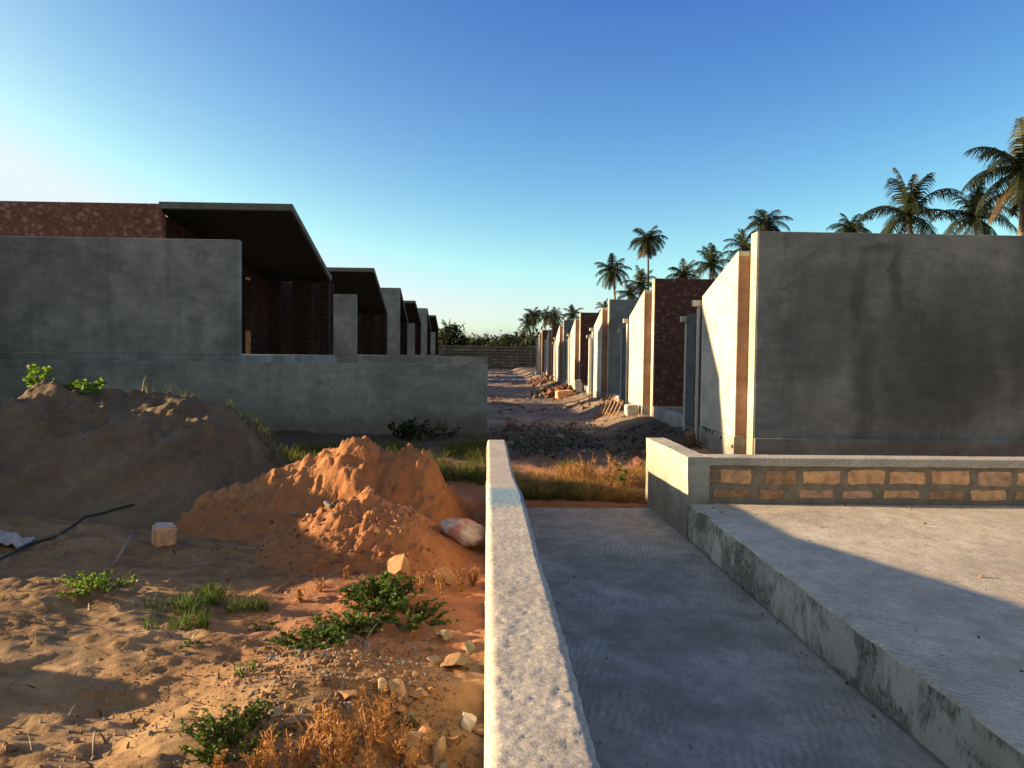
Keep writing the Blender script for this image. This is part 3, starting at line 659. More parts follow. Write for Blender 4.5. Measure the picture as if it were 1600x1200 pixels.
# yard walls at right angles to the lane, tops just under eye level
yw = MB().box(-14.5, -.002, 15.72, 15.955, -.3, EYE - .195).build('yard_wall', M['grey_left'], bevel=.012)
tag(yw, 'long grey rendered yard wall in shade behind the sand piles', 'wall', 'yard walls of the left row')
for Y, lb in ((29.8, 'low grey yard wall showing just over the long near one'), (44.4, 'thin grey wall top seen farther along the left yards')):
    tag(MB().box(-4.9, -.05, Y, Y + .22, -.3, EYE - .10).build('yard_wall', M['grey_left'], bevel=.012), lb, 'wall', 'yard walls of the left row')

# ------------------------------------------------------------------ houses, right row
def right_house(y0, matF, label, side='pale', xend=11.5, holes=False, last=False):
    XF = 3.6; XS = 3.42; e = EYE; base = .18
    t = thing('house', (XF + 2, y0, base), label, 'house', 'unfinished houses along the right side of the lane')
    # tall cross wall towards the camera: coloured face, rendered lane end
    fw = MB().box(XF, xend, y0, y0 + .24, base - .5, e + 1.70); fw = fw.build('front_wall', matF, t, bevel=.01)
    MB().box(XF - .012, XF - .002, y0 + .004, y0 + .25, base - .4, e + 1.696).build('end_render', M['limeside'], t)
    MB().box(XF, xend, y0 - .05, y0 - .002, base - .5, .62).build('plinth_course', M['grey'] if matF != M['coral'] else M['plinth'], t, bevel=.008)
    # side wall with a sloping top
    sw = MB().prism_x([(y0 + .27, .60), (y0 + 2.05, .60), (y0 + 2.05, e + .98), (y0 + .27, e + 1.47)], XS, XS + .20); sw.build('side_wall', M[side], t, bevel=.008)
    MB().box(XS + .203, XS + .30, y0 + .255, y0 + .275, .6, e + 1.44).build('recess', M['brown'], t)
    MB().box(XS + .012, XS + .186, y0 + .262, y0 + .268, .62, e + 1.40).build('reveal', M['brown'], t)
    pl = MB().box(XS - .01, XS + .24, y0 + .26, y0 + 2.06, base - .5, .597); pl.build('plinth', M['plinth'], t, bevel=.008)
    MB().box(XS - .05, XS + .12, y0 + 2.24, y0 + 2.80, .55, e + .72).build('dark_panel', M['dark_panel'], t)
    # low wall closing the yard up to the next house
    if not last:
        MB().hexa([(XS + .05, y0 + 2.065, base - .5), (XS + .25, y0 + 2.065, base - .5), (XF + .19, y0 + 6.3, base - .5), (XF - .01, y0 + 6.3, base - .5)],
                  [(XS + .05, y0 + 2.065, .66), (XS + .25, y0 + 2.065, .66), (XF + .19, y0 + 6.3, .60), (XF - .01, y0 + 6.3, .60)]).build('yard_curb', M['plinth'], t, bevel=.01)
    # pitched roof and body behind
    MB().prism_x([(y0 + .26, .3), (y0 + 3.3, .3), (y0 + 3.3, e + .52), (y0 + .26, e + 1.34)], XF + .12, xend).build('body', M['grey'], t)
    for yy2, zt in ((y0 + 2.16, e + .92), (y0 + 2.92, e + .70)):
        p = MB().tube([(XS - .02, yy2, .3), (XS - .02, yy2, zt - .1)], .034, 10).build('downpipe', M['pipe'], t, smooth=False)
        MB().box(XS - .13, XS + .05, yy2 - .055, yy2 + .055, zt - .1, zt).build('gutter_head', M['pipe'], p, bevel=.008)
        MB().tube([(XS - .02, yy2, 1.0), (XS - .02, yy2, 1.05)], .044, 10).build('bracket', M['pipe'], p)
    if holes:
        for k, (dy, z) in enumerate(((1.75, .60), (1.62, .58), (1.45, .585), (1.28, .57), (.82, .54), (.30, .47))):
            MB().tube([(XS - .022, y0 + dy, z), (XS - .016, y0 + dy, z)], .026 + .012 * (k == 1), 7).build('weep_hole', M['hose'], t)
    return t
RH = [(10.5, 'grey_stained', 'pale', 'unfinished house with big stained grey wall and two downpipes, nearest on the right'),
      (17.0, 'coral', 'pale', 'unfinished house with red stone cross wall next after the big grey one'),
      (23.4, 'grey', 'pale', 'unfinished house third along the right row, plain grey cross wall between red ones'),
      (30.7, 'coral', 'pale', 'unfinished house fourth along the right row, narrow red cross wall behind the rubble heap'),
      (37.5, 'grey', 'pale', 'unfinished house fifth along the right row, narrow pale grey cross wall'),
      (44.3, 'coral', 'pale', 'unfinished house sixth along the right row, small dark red cross wall'),
      (52.5, 'coral', 'pale', 'unfinished house at the far end of the right row, red with a sunlit side')]
for i, (y0, mf, sd_, lb) in enumerate(RH): right_house(y0, M[mf], lb, sd_, 11.5 if i < 1 else 10.0, i == 0, i == len(RH) - 1)

# ------------------------------------------------------------------ boundary wall at the end of the lane
bt = thing('boundary_wall', (5, 84, .1), 'long weathered stone block boundary wall closing the far end of the lane', 'wall')
mb = MB(); mb.box(-60, 60, 84.02, 84.3, -.4, 2.55, 0)
zz = .12; row = 0
while zz < 2.5:
    x = -14 + (row % 2) * .3
    while x < 14:
        wdt = random.uniform(.5, .8); ht = random.uniform(.26, .32)
        mb.box(x, x + wdt - .05, 83.97 + random.uniform(-.015, .015), 84.02, zz, zz + ht - .04, random.choice((1, 1, 2)))
        x += wdt
    zz += .33; row += 1
mb.build('block_courses', [M['joint'], M['wallblock'], M['wallblock_pale']], bt)
mb = MB()
for xx in (-9.2, -4.6, 0, 4.6, 9.2): mb = MB().box(xx - .14, xx + .14, 83.9, 84.35, -.3, 2.68); mb.build('pillar', M['wallblock'], bt)

# ------------------------------------------------------------------ palms and trees
def frond(mb, base, az, el, length, droop, seed, mi=0, leaf=.75):
    rnd = random.Random(seed); n = 20
    d = Vector((math.cos(az) * math.cos(el), math.sin(az) * math.cos(el), math.sin(el))); p = Vector(base); pts = [p.copy()]; st = length / n
    side0 = Vector((-math.sin(az), math.cos(az), 0)); dirs = [d.copy()]
    for i in range(n):
        d = (d + Vector((0, 0, -droop * (0.35 + 1.5 * i / n) / n))).normalized(); p = p + d * st; pts.append(p.copy()); dirs.append(d.copy())
    mb.tube(pts, [.045 * (1 - .85 * i / n) for i in range(n + 1)], 4, mi, False)
    for i in range(2, n + 1):
        tt = i / n; ll = leaf * (1.15 * math.sin(math.pi * min(1, .12 + .80 * tt)) + .10)
        for sub in (0, .5):
            q = pts[i - 1].lerp(pts[i], sub)
            for sg in (-1, 1):
                out = (side0 * sg * .95 + dirs[i] * (.55 + rnd.uniform(-.1, .15)) + Vector((0, 0, -.30 + rnd.uniform(-.25, .1)))).normalized()
                ln = ll * rnd.uniform(.8, 1.1); m1 = q + out * ln * .55; tip = q + out * ln + Vector((0, 0, -ln * (.25 + rnd.uniform(0, .3))))
                w_ = dirs[i] * .033
                mb.add([q - w_, q + w_, m1 + w_ * .9, m1 - w_ * .9, tip], [(0, 1, 2, 3), (3, 2, 4)], mi)
def make_palm(seed, n=20, length=3.3, lean=.6, height=11.0, dry=3, up=.0):
    rnd = random.Random(seed)
    t = thing('palm_tree', (0, 0, 0), None, None, 'coconut palms beyond the houses')
    pts = []; a = rnd.uniform(0, 6.28)
    for i in range(12):
        s = i / 11; pts.append(Vector((math.cos(a) * lean * s * s, math.sin(a) * lean * s * s, height * s)))
    mb = MB().tube(pts, [.20 - .08 * i / 11 + (.10 if i == 0 else 0) for i in range(12)], 8)
    for k in range(40):
        s = k / 40 * 11; i = int(s); q = pts[i].lerp(pts[i + 1], s - i); r_ = .20 - .08 * s / 11 + .012
        mb.tube([q, q + Vector((0, 0, .05))], r_, 8, 0, True)
    mb.build('trunk', M['trunk'], t, smooth=False)
    mb = MB(); c = pts[-1] + Vector((0, 0, .05))
    for k in range(n):
        f_ = k / (n - 1); el = math.radians(80 - 105 * f_ ** .9 + up + rnd.uniform(-9, 9)); az = k * 2.39996 + rnd.uniform(-.25, .25)
        frond(mb, c, az, el, length * rnd.uniform(.85, 1.1) * (.80 + .2 * math.sin(math.pi * f_)), 1.25 + .5 * rnd.random() + .35 * f_, seed * 100 + k, 0)
    for k in range(dry):
        frond(mb, c + Vector((0, 0, -.15)), rnd.uniform(0, 6.28), math.radians(rnd.uniform(-62, -30)), length * .85, 1.0, seed * 100 + 50 + k, 1, .55)
    for k in range(7):
        q = c + Vector((rnd.uniform(-.28, .28), rnd.uniform(-.28, .28), -.3 + rnd.uniform(-.1, .1))); mb.tube([q + Vector((0, 0, -.13)), q + Vector((0, 0, -.05)), q + Vector((0, 0, .05)), q + Vector((0, 0, .13))], [.04, .11, .11, .04], 6, 1)
    mb.build('crown', [M['palm'], M['palm_dry']], t, fix=False)
    return t
def copy_tree(o):
    c = o.copy(); COL.objects.link(c)
    for ch in list(o.children):
        d = ch.copy(); COL.objects.link(d); d.parent = c
        for g_ in list(ch.children):
            h_ = g_.copy(); COL.objects.link(h_); h_.parent = d
    return c
protos = [make_palm(1, 21, 3.3, .7, 11, 4), make_palm(2, 18, 3.5, 1.2, 11, 3, 6), make_palm(3, 24, 3.1, .4, 11, 6, -6), make_palm(4, 16, 3.4, .9, 11, 2, 14)]
used = [False] * 4
def palm(u, v, Y, k, size, rz, label):
    """crown heart seen at (u, v) when standing at distance Y; size = crown scale."""
    o = protos[k] if not used[k] else copy_tree(protos[k]); used[k] = True
    p = at_y(u, v, Y); tip = protos[k].children[0]
    h = p.z - .1
    o.scale = (size, size, h / 11.0 if False else size); zoff = h - 11.0 * size
    o.location = (p.x, p.y, .1 + zoff); o.rotation_euler = (0, 0, rz)
    ln = {0: .7, 1: 1.2, 2: .4, 3: .9}[k]; rnd = random.Random(k + 1); a = rnd.uniform(0, 6.28) + rz
    o.location.x -= math.cos(a) * ln * size; o.location.y -= math.sin(a) * ln * size
    tag(o, label, 'palm tree'); return o
palm(1012, 376, 88, 2, .88, .4, 'tallest slender palm rising alone above the red walls')
palm(957, 424, 84, 0, .78, 2.0, 'palm with drooping fronds standing clear left of the tallest palm')
palm(1002, 447, 78, 3, .72, 1.0, 'short palm half hidden at the foot of the tallest palm')
palm(985, 462, 72, 1, .55, 3.4, 'small dark palm behind the third grey wall')
palm(1068, 432, 66, 0, .62, 4.0, 'low palm crown just over the red stone wall')
palm(1112, 416, 60, 3, .66, 5.2, 'upright palm crown over the right end of the red stone wall')
palm(1163, 388, 50, 1, .50, .6, 'palm fronds poking out left of the big grey wall')
palm(1197, 352, 54, 2, .62, 1.7, 'dark bushy palm above the corner of the big grey wall')
palm(1330, 358, 58, 2, .62, 2.6, 'palm crown barely clearing the middle of the big grey wall')
palm(1420, 338, 46, 3, 1.02, .2, 'upright spreading palm above the centre of the big grey wall')
palm(1522, 342, 44, 1, .80, 2.2, 'wind bent palm between the spreading palm and the edge palm')
palm(1600, 268, 36, 0, 1.0, 3.3, 'big palm with hanging fronds cut by the right edge')
palm(833, 493, 108, 2, .62, .8, 'thin far palm standing tallest over the end of the lane')
palm(824, 508, 104, 1, .50, 1.9, 'far palm leaning left beside the thin tall one')
palm(852, 497, 100, 3, .56, 3.1, 'far palm above the last red house, left of its twin')
palm(866, 496, 98, 0, .55, 4.4, 'far palm above the last red house, right of its twin')
palm(895, 493, 90, 1, .52, 5.6, 'far palm peeping over the fifth house')
palm(945, 483, 86, 3, .42, 2.9, 'palm tips just over the fourth house')
palm(701, 516, 104, 0, .62, .3, 'round headed palm past the last left house')
palm(690, 530, 100, 3, .5, 1.3, 'low palm touching the last left house')
for k, (u, v, Y, s) in enumerate(((790, 535, 112, .45), (757, 537, 118, .4), (735, 540, 116, .36), (818, 528, 106, .55), (806, 532, 110, .5))):
    palm(u, v, Y, k % 4, s, k * 1.3, ('short far palm in the middle of the treeline', 'small far palm low in the treeline above the wall', 'tiny palm at the left of the treeline gap', 'dense far palm at the right of the treeline', 'squat far palm left of the dense one')[k])
def make_bush(seed, n=3000, rx=3.2, rz=2.4, trunk=1.6, name='broadleaf_tree'):
    r = np.random.default_rng(seed); t = thing(name, (0, 0, 0), None, None, 'broadleaf trees beyond the boundary wall')
    ncl = 16; cl = r.normal(size=(ncl, 3)) * (rx * .45, rx * .45, rz * .32) + (0, 0, trunk + rz * .55)
    mbt = MB().tube([(0, 0, -.3), (.1, 0, trunk * .6), (.05, .1, trunk + rz * .4)], [.22, .16, .06], 7)
    for c in cl[:7]: mbt.tube([(.1, 0, trunk * .6), tuple(c * .6 + np.array((0, 0, trunk * .4))), tuple(c)], [.10, .06, .02], 5)
    mbt.build('trunk', M['bark'], t)
    idx = r.integers(0, ncl, n); P = cl[idx] + r.normal(size=(n, 3)) * (rx * .17, rx * .17, rz * .15)
    a = r.normal(size=(n, 3)); a /= np.linalg.norm(a, axis=1)[:, None]; b = np.cross(a, r.normal(size=(n, 3))); b /= np.linalg.norm(b, axis=1)[:, None]
    s = r.uniform(.10, .22, n)[:, None]
    V = np.stack([P - a * s * 1.3, P + b * s * .55, P + a * s * 1.3, P - b * s * .55], 1).reshape(-1, 3)
    np_mesh('crown', V, np.arange(4 * n).reshape(-1, 4), M['bush'], False, t)
    return t
bp = [make_bush(5), make_bush(6, 3000, 3.6, 2.0), make_bush(7, 2800, 2.6, 2.8)]; bu = [False] * 3
trees = [(-14, 100, 1.0), (-9.5, 104, 1.05), (-5.6, 104, 1.0), (-2.2, 106, .92), (1.6, 102, .95), (5.0, 100, 1.1), (8.5, 100, 1.2), (11.5, 94, 1.15), (15, 90, 1.2), (19, 88, 1.1), (23, 84, 1.1), (-20, 104, 1.0), (28, 86, 1.0), (12.5, 104, 1.5), (-12, 112, 1.2), (-.4, 110, 1.3)]
tl = ['bushy dark tree past the last left house', 'spreading tree left in the far treeline', 'pale low tree at the gap in the treeline', 'low round tree in the treeline gap', 'small tree in the middle of the treeline', 'dark tree above the boundary wall', 'tall leafy tree at the right of the lane end', 'dense tree behind the last red house', 'leafy tree over the sixth house', 'leafy tree behind the fifth house', 'tree hidden behind the fourth house', 'tree behind the left row roofs', 'tree behind the grey third house', 'big dark tree under the thin far palm', 'broad tree behind the bushy dark one', 'farthest low tree in the treeline gap']
for k, (x, y, s) in enumerate(trees):
    j = k % 3; o = bp[j] if not bu[j] else copy_tree(bp[j]); bu[j] = True
    o.location = (x, y, .1); o.scale = (s, s, s * (.82 + .3 * ((k * 7) % 5) / 5)); o.rotation_euler = (0, 0, k * 1.7); tag(o, tl[k], 'tree')

# ------------------------------------------------------------------ grass, weeds
def blades(name, P, h, wd, mat, lean=.5, kind='stuff', label=None, cat=None, seed=1, out=None, sc=None):
    r = np.random.default_rng(seed); n = len(P); P = np.asarray(P)
    a = r.uniform(0, 2 * np.pi, n); H = h * r.uniform(.45, 1.2, n); W = wd * r.uniform(.6, 1.2, n)
    sx = np.stack([np.cos(a), np.sin(a), np.zeros(n)], 1); H = H * (1 if sc is None else sc); la = r.uniform(0, 2 * np.pi, n) if out is None else out + r.uniform(-.7, .7, n); ld = np.stack([np.cos(la), np.sin(la), np.zeros(n)], 1) * (lean * H * r.uniform(.1, 1, n))[:, None]
    up = np.zeros((n, 3)); up[:, 2] = H
    b0 = P - sx * W[:, None] / 2; b1 = P + sx * W[:, None] / 2
    m0 = P + up * .55 + ld * .35 - sx * W[:, None] * .4; m1 = P + up * .55 + ld * .35 + sx * W[:, None] * .4
    t0 = P + up * .92 + ld - sx * W[:, None] * .08; t1 = P + up * .92 + ld + sx * W[:, None] * .08
    V = np.stack([b0, b1, m1, m0, t1, t0], 1).reshape(-1, 3); i = np.arange(n)[:, None] * 6
    Fq = np.concatenate([i + [0, 1, 2, 3], i + [3, 2, 4, 5]], 1).reshape(-1, 4)
    o = np_mesh(name, V, Fq, mat, True)
    return tag(o, label, cat, kind=kind)
def tufts(nt_, per, x0, x1, y0, y1, seed, rad=.06, dens=3.0, sc=1.5):
    r = np.random.default_rng(seed); c = box_pts(nt_, x0, x1, y0, y1, seed, dens, sc); n = len(c)
    a = r.uniform(0, 6.283, (n, per)); q = rad * np.sqrt(r.random((n, per))) * r.uniform(.5, 1.6, (n, 1))
    P = np.stack([c[:, None, 0] + q * np.cos(a), c[:, None, 1] + q * np.sin(a), c[:, None, 2] + 0 * q], 2).reshape(-1, 3)
    s_ = np.repeat(r.uniform(.35, 1.25, n), per); return P, a.ravel(), s_
def scatter(n, u0, u1, v0, v1, seed, dens=None, z=None):
    """n foot points spread over the ground patch seen inside a rough box of the photograph."""
    r = np.random.default_rng(seed); out = []
    c = [on_ground(u, v) for u, v in ((u0, v0), (u1, v0), (u1, v1), (u0, v1))]
    while len(out) < n:
        s, t = r.random(), r.random(); p = (c[0] * (1 - s) + c[1] * s) * (1 - t) + (c[3] * (1 - s) + c[2] * s) * t
        if dens is not None and r.random() > np.clip(.5 + dens * float(fbm(np.array([p.x * 2.2]), np.array([p.y * 2.2]), seed, 3)[0]), 0, 1): continue
        out.append((p.x, p.y, surf(p.x, p.y) - .005))
    return out
def box_pts(n, x0, x1, y0, y1, seed, dens=2.5, sc=1.2):
    r = np.random.default_rng(seed); X = r.uniform(x0, x1, n * 3); Y = r.uniform(y0, y1, n * 3)
    k = r.random(n * 3) < np.clip(.45 + dens * fbm(X * sc, Y * sc, seed, 3), 0, 1); X = X[k][:n]; Y = Y[k][:n]
    return np.stack([X, Y, ground_h(X, Y) - .005], 1)
P_, a_, s_ = tufts(420, 30, -2.9, .0, 9.4, 13.2, 201, .09, 2.6, 1.3)
blades('grass', P_, .22, .009, M['grass'], 1.3, out=a_, sc=s_, label='green and yellow grass strip behind the red sand pile', cat='grass', seed=2)
P_, a_, s_ = tufts(120, 26, .24, 2.2, 8.9, 10.7, 203, .07, 3.6, 1.9)
blades('dry_grass', P_, .15, .006, M['drygrass'], 1.5, label='dry golden grass past the end of the ramp', cat='grass', seed=3, out=a_, sc=s_)
P_, a_, s_ = tufts(130, 30, .24, 1.4, 8.9, 11.2, 204, .07, 3.4, 1.6)
blades('grass', P_, .12, .008, M['grass'], 1.3, label='green grass mixed into the dry patch past the ramp', cat='grass', seed=4, out=a_, sc=s_)
blades('grass', np.concatenate([scatter(520, 225, 325, 940, 985, 205, 2.5), scatter(420, 320, 420, 930, 958, 206, 2.5)]), .10, .006, M['weed'], .8, label='low green grass strip across the sunlit sand', cat='grass', seed=5)
blades('ground_cover', np.concatenate([box_pts(2200, .1, 3.3, 11.8, 17.5, 221, 3.0, 1.3), box_pts(500, .05, .7, 17, 30, 222, 3.0, 1.0)]), .045, .03, M['bush'], 2.2, label='dark low creeping weeds over the shaded lane', cat='ground cover', seed=8)
P_, a_, s_ = tufts(130, 26, .24, 1.82, 8.9, 9.45, 231, .06, .3, 1.6)
blades('dry_grass', P_, .17, .006, M['drygrass'], 1.5, label='dry grass fringe right against the end of the ramp', cat='grass', seed=13, out=a_, sc=s_)
P_, a_, s_ = tufts(90, 26, .24, 1.3, 8.9, 9.6, 233, .06, .3, 1.6)
blades('grass', P_, .15, .008, M['grass'], 1.3, label='dark green fringe in front of the dry grass past the ramp', cat='grass', seed=14, out=a_, sc=s_)
P_, a_, s_ = tufts(90, 26, 1.0, 1.86, 8.92, 10.3, 241, .06, 1.5, 1.8)
blades('rusty_grass', P_, .17, .006, M['redweed'], 1.4, label='rusty dead grass at the right of the patch past the ramp', cat='grass', seed=15, out=a_, sc=s_)
# the flank of the big pile carries grass down to the wall
r = np.random.default_rng(7); X = r.uniform(-4.2, -2.2, 2200); Y = r.uniform(9.6, 12.6, 2200)
Pz = surf_n(X, Y); blades('grass', np.stack([X, Y, Pz - .01], 1), .20, .010, M['grass'], .7, label='rough grass on the right flank of the big grey sand pile', cat='grass', seed=6)

def weed(P, height, spread, nstem, nleaf, size, mat, label, seed, name='weed', group=None, stemmat=None):
    r = random.Random(seed); P = Vector(P); t = thing(name, P, label, 'plant', group)
    st = MB(); lf = MB()
    for i in range(nstem):
        a = r.uniform(0, 6.283); ro = spread * math.sqrt(r.random()); hh = height * r.uniform(.45, 1.0) * (1 - .35 * ro / max(spread, .01))
        b0 = P + Vector((math.cos(a) * ro * .55, math.sin(a) * ro * .55, -.01)); b0.z = surf(b0.x, b0.y) - .01
        tip = b0 + Vector((math.cos(a) * ro * .6 + r.uniform(-.03, .03), math.sin(a) * ro * .6 + r.uniform(-.03, .03), hh)); mid = b0.lerp(tip, .5) + Vector((r.uniform(-.02, .02), r.uniform(-.02, .02), hh * .08))
        st.tube([b0, mid, tip], [.004, .003, .0015], 4, 0, False)
        for k in range(nleaf):
            s = r.uniform(.15, 1.0); q = b0.lerp(mid, s * 2) if s < .5 else mid.lerp(tip, s * 2 - 1)
            d = Vector((r.gauss(0, 1), r.gauss(0, 1), r.uniform(-.1, .9))).normalized(); sd2 = d.cross(Vector((r.gauss(0, 1), r.gauss(0, 1), r.gauss(0, 1)))).normalized()
            L_ = size * r.uniform(.6, 1.25); W_ = L_ * .33
            lf.add([q, q + d * L_ * .45 + sd2 * W_, q + d * L_ + Vector((0, 0, -L_ * .15)), q + d * L_ * .45 - sd2 * W_], [(0, 1, 2, 3)])
    st.build('stems', stemmat or M['grass'], t, fix=False); lf.build('leaves', mat, t, fix=False); return t
G = on_ground
def crest(u):                                                     # highest seen point of the pile in that direction
    d = ray(u, 610); t = np.arange(8.8, 10.6, .02); k = t / d.y; X = d.x * k; Y = d.y * k; Z = surf_n(X, Y)
    i = int(np.argmax((Z - EYE) / Y)); return Vector((X[i], Y[i] + .08, Z[i] - .01))
weed(G(592, 945), .24, .26, 70, 26, .034, M['weed'], 'largest green weed clump on the sand below the tan stone', 31)
weed(G(650, 968), .12, .26, 64, 16, .026, M['weed'], 'low dark weed mat right of the largest weed clump', 32)
weed(G(490, 1000), .08, .24, 56, 16, .028, M['weed'], 'low leafy weed creeping left along the gravel heap', 33)
weed(G(548, 982), .14, .22, 60, 18, .028, M['weed'], 'green weed between the largest clump and the creeping one', 36)
weed(G(362, 1165), .17, .20, 80, 22, .020, M['weed'], 'dense dark green weed at the lower left of the gravel', 34)
weed(G(410, 985), .05, .10, 22, 10, .016, M['weed'], 'small flat weed on the bare sand left of the creeping one', 48)
weed(G(300, 1010), .04, .08, 16, 8, .014, M['weed'], 'faint little weed in the middle of the bare sand', 49)
weed(G(640, 1135), .07, .045, 10, 10, .016, M['weed'], 'tiny green tuft among the bottom stones', 35)
weed(G(150, 915), .11, .28, 46, 14, .026, M['weed_bright'], 'sunlit creeping weed on the open sand below the hose', 37)
weed(G(384, 1055), .10, .05, 10, 8, .018, M['weed_bright'], 'pale yellow weed on the left rim of the gravel heap', 38)
weed(crest(62), .36, .20, 9, 20, .07, M['weed_bright'], 'tall sunlit weed at the left end of the big pile crest', 39)
weed(crest(128), .26, .20, 10, 16, .085, M['weed_bright'], 'broad leaved sunlit weed on top of the big pile', 40)
weed(at_y(640, 700, 14.6), .55, .34, 20, 18, .09, M['bush'], 'dark shrub against the foot of the grey yard wall', 41, 'shrub')
weed(at_y(688, 705, 14.7), .50, .36, 22, 12, .06, M['bush'], 'twiggy dark shrub near the end of the grey yard wall', 42, 'shrub')
weed(at_y(968, 742, 9.5), .55, .06, 4, 14, .06, M['weed'], 'slim leafy plant beside the rendered wall end', 43)
weed(at_y(1066, 705, 10.0), .60, .09, 5, 12, .05, M['weed_bright'], 'small leafy plant behind the low block wall', 44)
weed(at_y(1213, 728, 9.4), .62, .05, 4, 12, .045, M['weed'], 'spindly plant in front of the big grey wall', 45)
weed(at_y(1165, 722, 10.2), .40, .05, 4, 8, .05, M['bush'], 'dark little plant at the corner of the big grey wall', 46)
def dryweed(P, h, seed, mat=None):
    r = random.Random(seed); P = Vector(P); t = thing('dry_weed', P, 'dry orange twiggy weed among the bottom gravel', 'plant', 'dry orange weeds at the bottom edge')
    st = MB()
    for i in range(r.randint(4, 7)):
        a = r.uniform(0, 6.28); tip = P + Vector((math.cos(a) * h * .35, math.sin(a) * h * .35, h * r.uniform(.7, 1.1))); mid = P.lerp(tip, .5) + Vector((r.uniform(-.02, .02), r.uniform(-.02, .02), 0))
        b0 = P + Vector((0, 0, -.02)); st.tube([b0, mid, tip], [.0045, .0035, .0015], 4, 0, False)
        for k in range(13):
            s = r.uniform(.15, 1); q = b0.lerp(mid, s * 2) if s < .5 else mid.lerp(tip, s * 2 - 1)
            d = Vector((r.gauss(0, 1), r.gauss(0, 1), r.uniform(.1, 1.2))).normalized() * h * r.uniform(.08, .22)
            st.tube([q, q + d * .6, q + d + Vector((0, 0, .01))], [.0028, .0024, .001], 3, 0, False)
            for z in range(1):
                e_ = q + d * r.uniform(.3, 1); st.add([e_, e_ + Vector((r.gauss(0, .008), r.gauss(0, .008), .012)), e_ + Vector((r.gauss(0, .008), r.gauss(0, .008), .004))], [(0, 1, 2)])
    st.build('stems', mat or M['redweed'], t, fix=False); return t
for k, (u, v, h) in enumerate(((500, 1175, .21), (545, 1190, .19), (470, 1200, .19), (585, 1165, .20), (615, 1190, .20), (520, 1215, .22), (572, 1220, .20), (645, 1215, .17), (400, 1215, .15), (440, 1220, .18), (350, 1215, .10), (605, 1140, .14))):
    dryweed(G(u, v), h, 60 + k)
for k, (u, v, h) in enumerate(((690, 930, .16), (720, 925, .16), (660, 920, .13), (740, 915, .14))): 
    t_ = dryweed(G(u, v), h, 80 + k); t_['label'] = 'dry orange twigs on the red soil by the tan stones'; t_['group'] = 'dry twigs on the red soil'
for k, (u, v) in enumerate(((540, 905), (500, 925), (470, 940))):
    t_ = dryweed(G(u, v), .09, 90 + k); t_['label'] = 'short rusty weed left of the largest weed clump'; t_['group'] = 'short rusty weeds on the sand'
for k in range(9):
    x, y = random.uniform(1.05, 1.8), random.uniform(9.1, 10.2)
    t_ = dryweed((x, y, gz(x, y)), random.uniform(.22, .36), 110 + k); t_['label'] = 'rusty red dry weed past the ramp by the rendered wall end'; t_['group'] = 'rusty weeds past the ramp'

# ------------------------------------------------------------------ stones
def rock(P, sx, sy, sz, mat, label, seed, name='stone', rot=None, group=None, cuts=16, sink=.42):
    r = random.Random(seed); bm = bmesh.new(); bmesh.ops.create_icosphere(bm, subdivisions=3, radius=1.0)
    for k in range(cuts):                                         # cleave flat faces
        n = Vector((r.gauss(0, 1), r.gauss(0, 1), r.gauss(0, .9))).normalized(); d = r.uniform(.34, .70)
        for v_ in bm.verts:
            x = v_.co.dot(n)
            if x > d: v_.co -= n * (x - d)
    co = np.array([v_.co for v_ in bm.verts]); ns = fbm(co[:, 0] * 3 + seed, co[:, 1] * 3 + co[:, 2] * 2.2, seed, 3)
    for v_, q in zip(bm.verts, ns):
        v_.co *= 1 + .10 * q; v_.co.x *= sx; v_.co.y *= sy; v_.co.z *= sz
    me = bpy.data.meshes.new(name); bm.to_mesh(me); bm.free(); me.materials.append(mat)
    o = bpy.data.objects.new(name, me); COL.objects.link(o); o.location = (P[0], P[1], P[2] + sz * (1 - sink) * .75)
    o.rotation_euler = rot or (r.uniform(-.2, .2), r.uniform(-.2, .2), r.uniform(0, 6.28))
    return tag(o, label, 'stone', group)
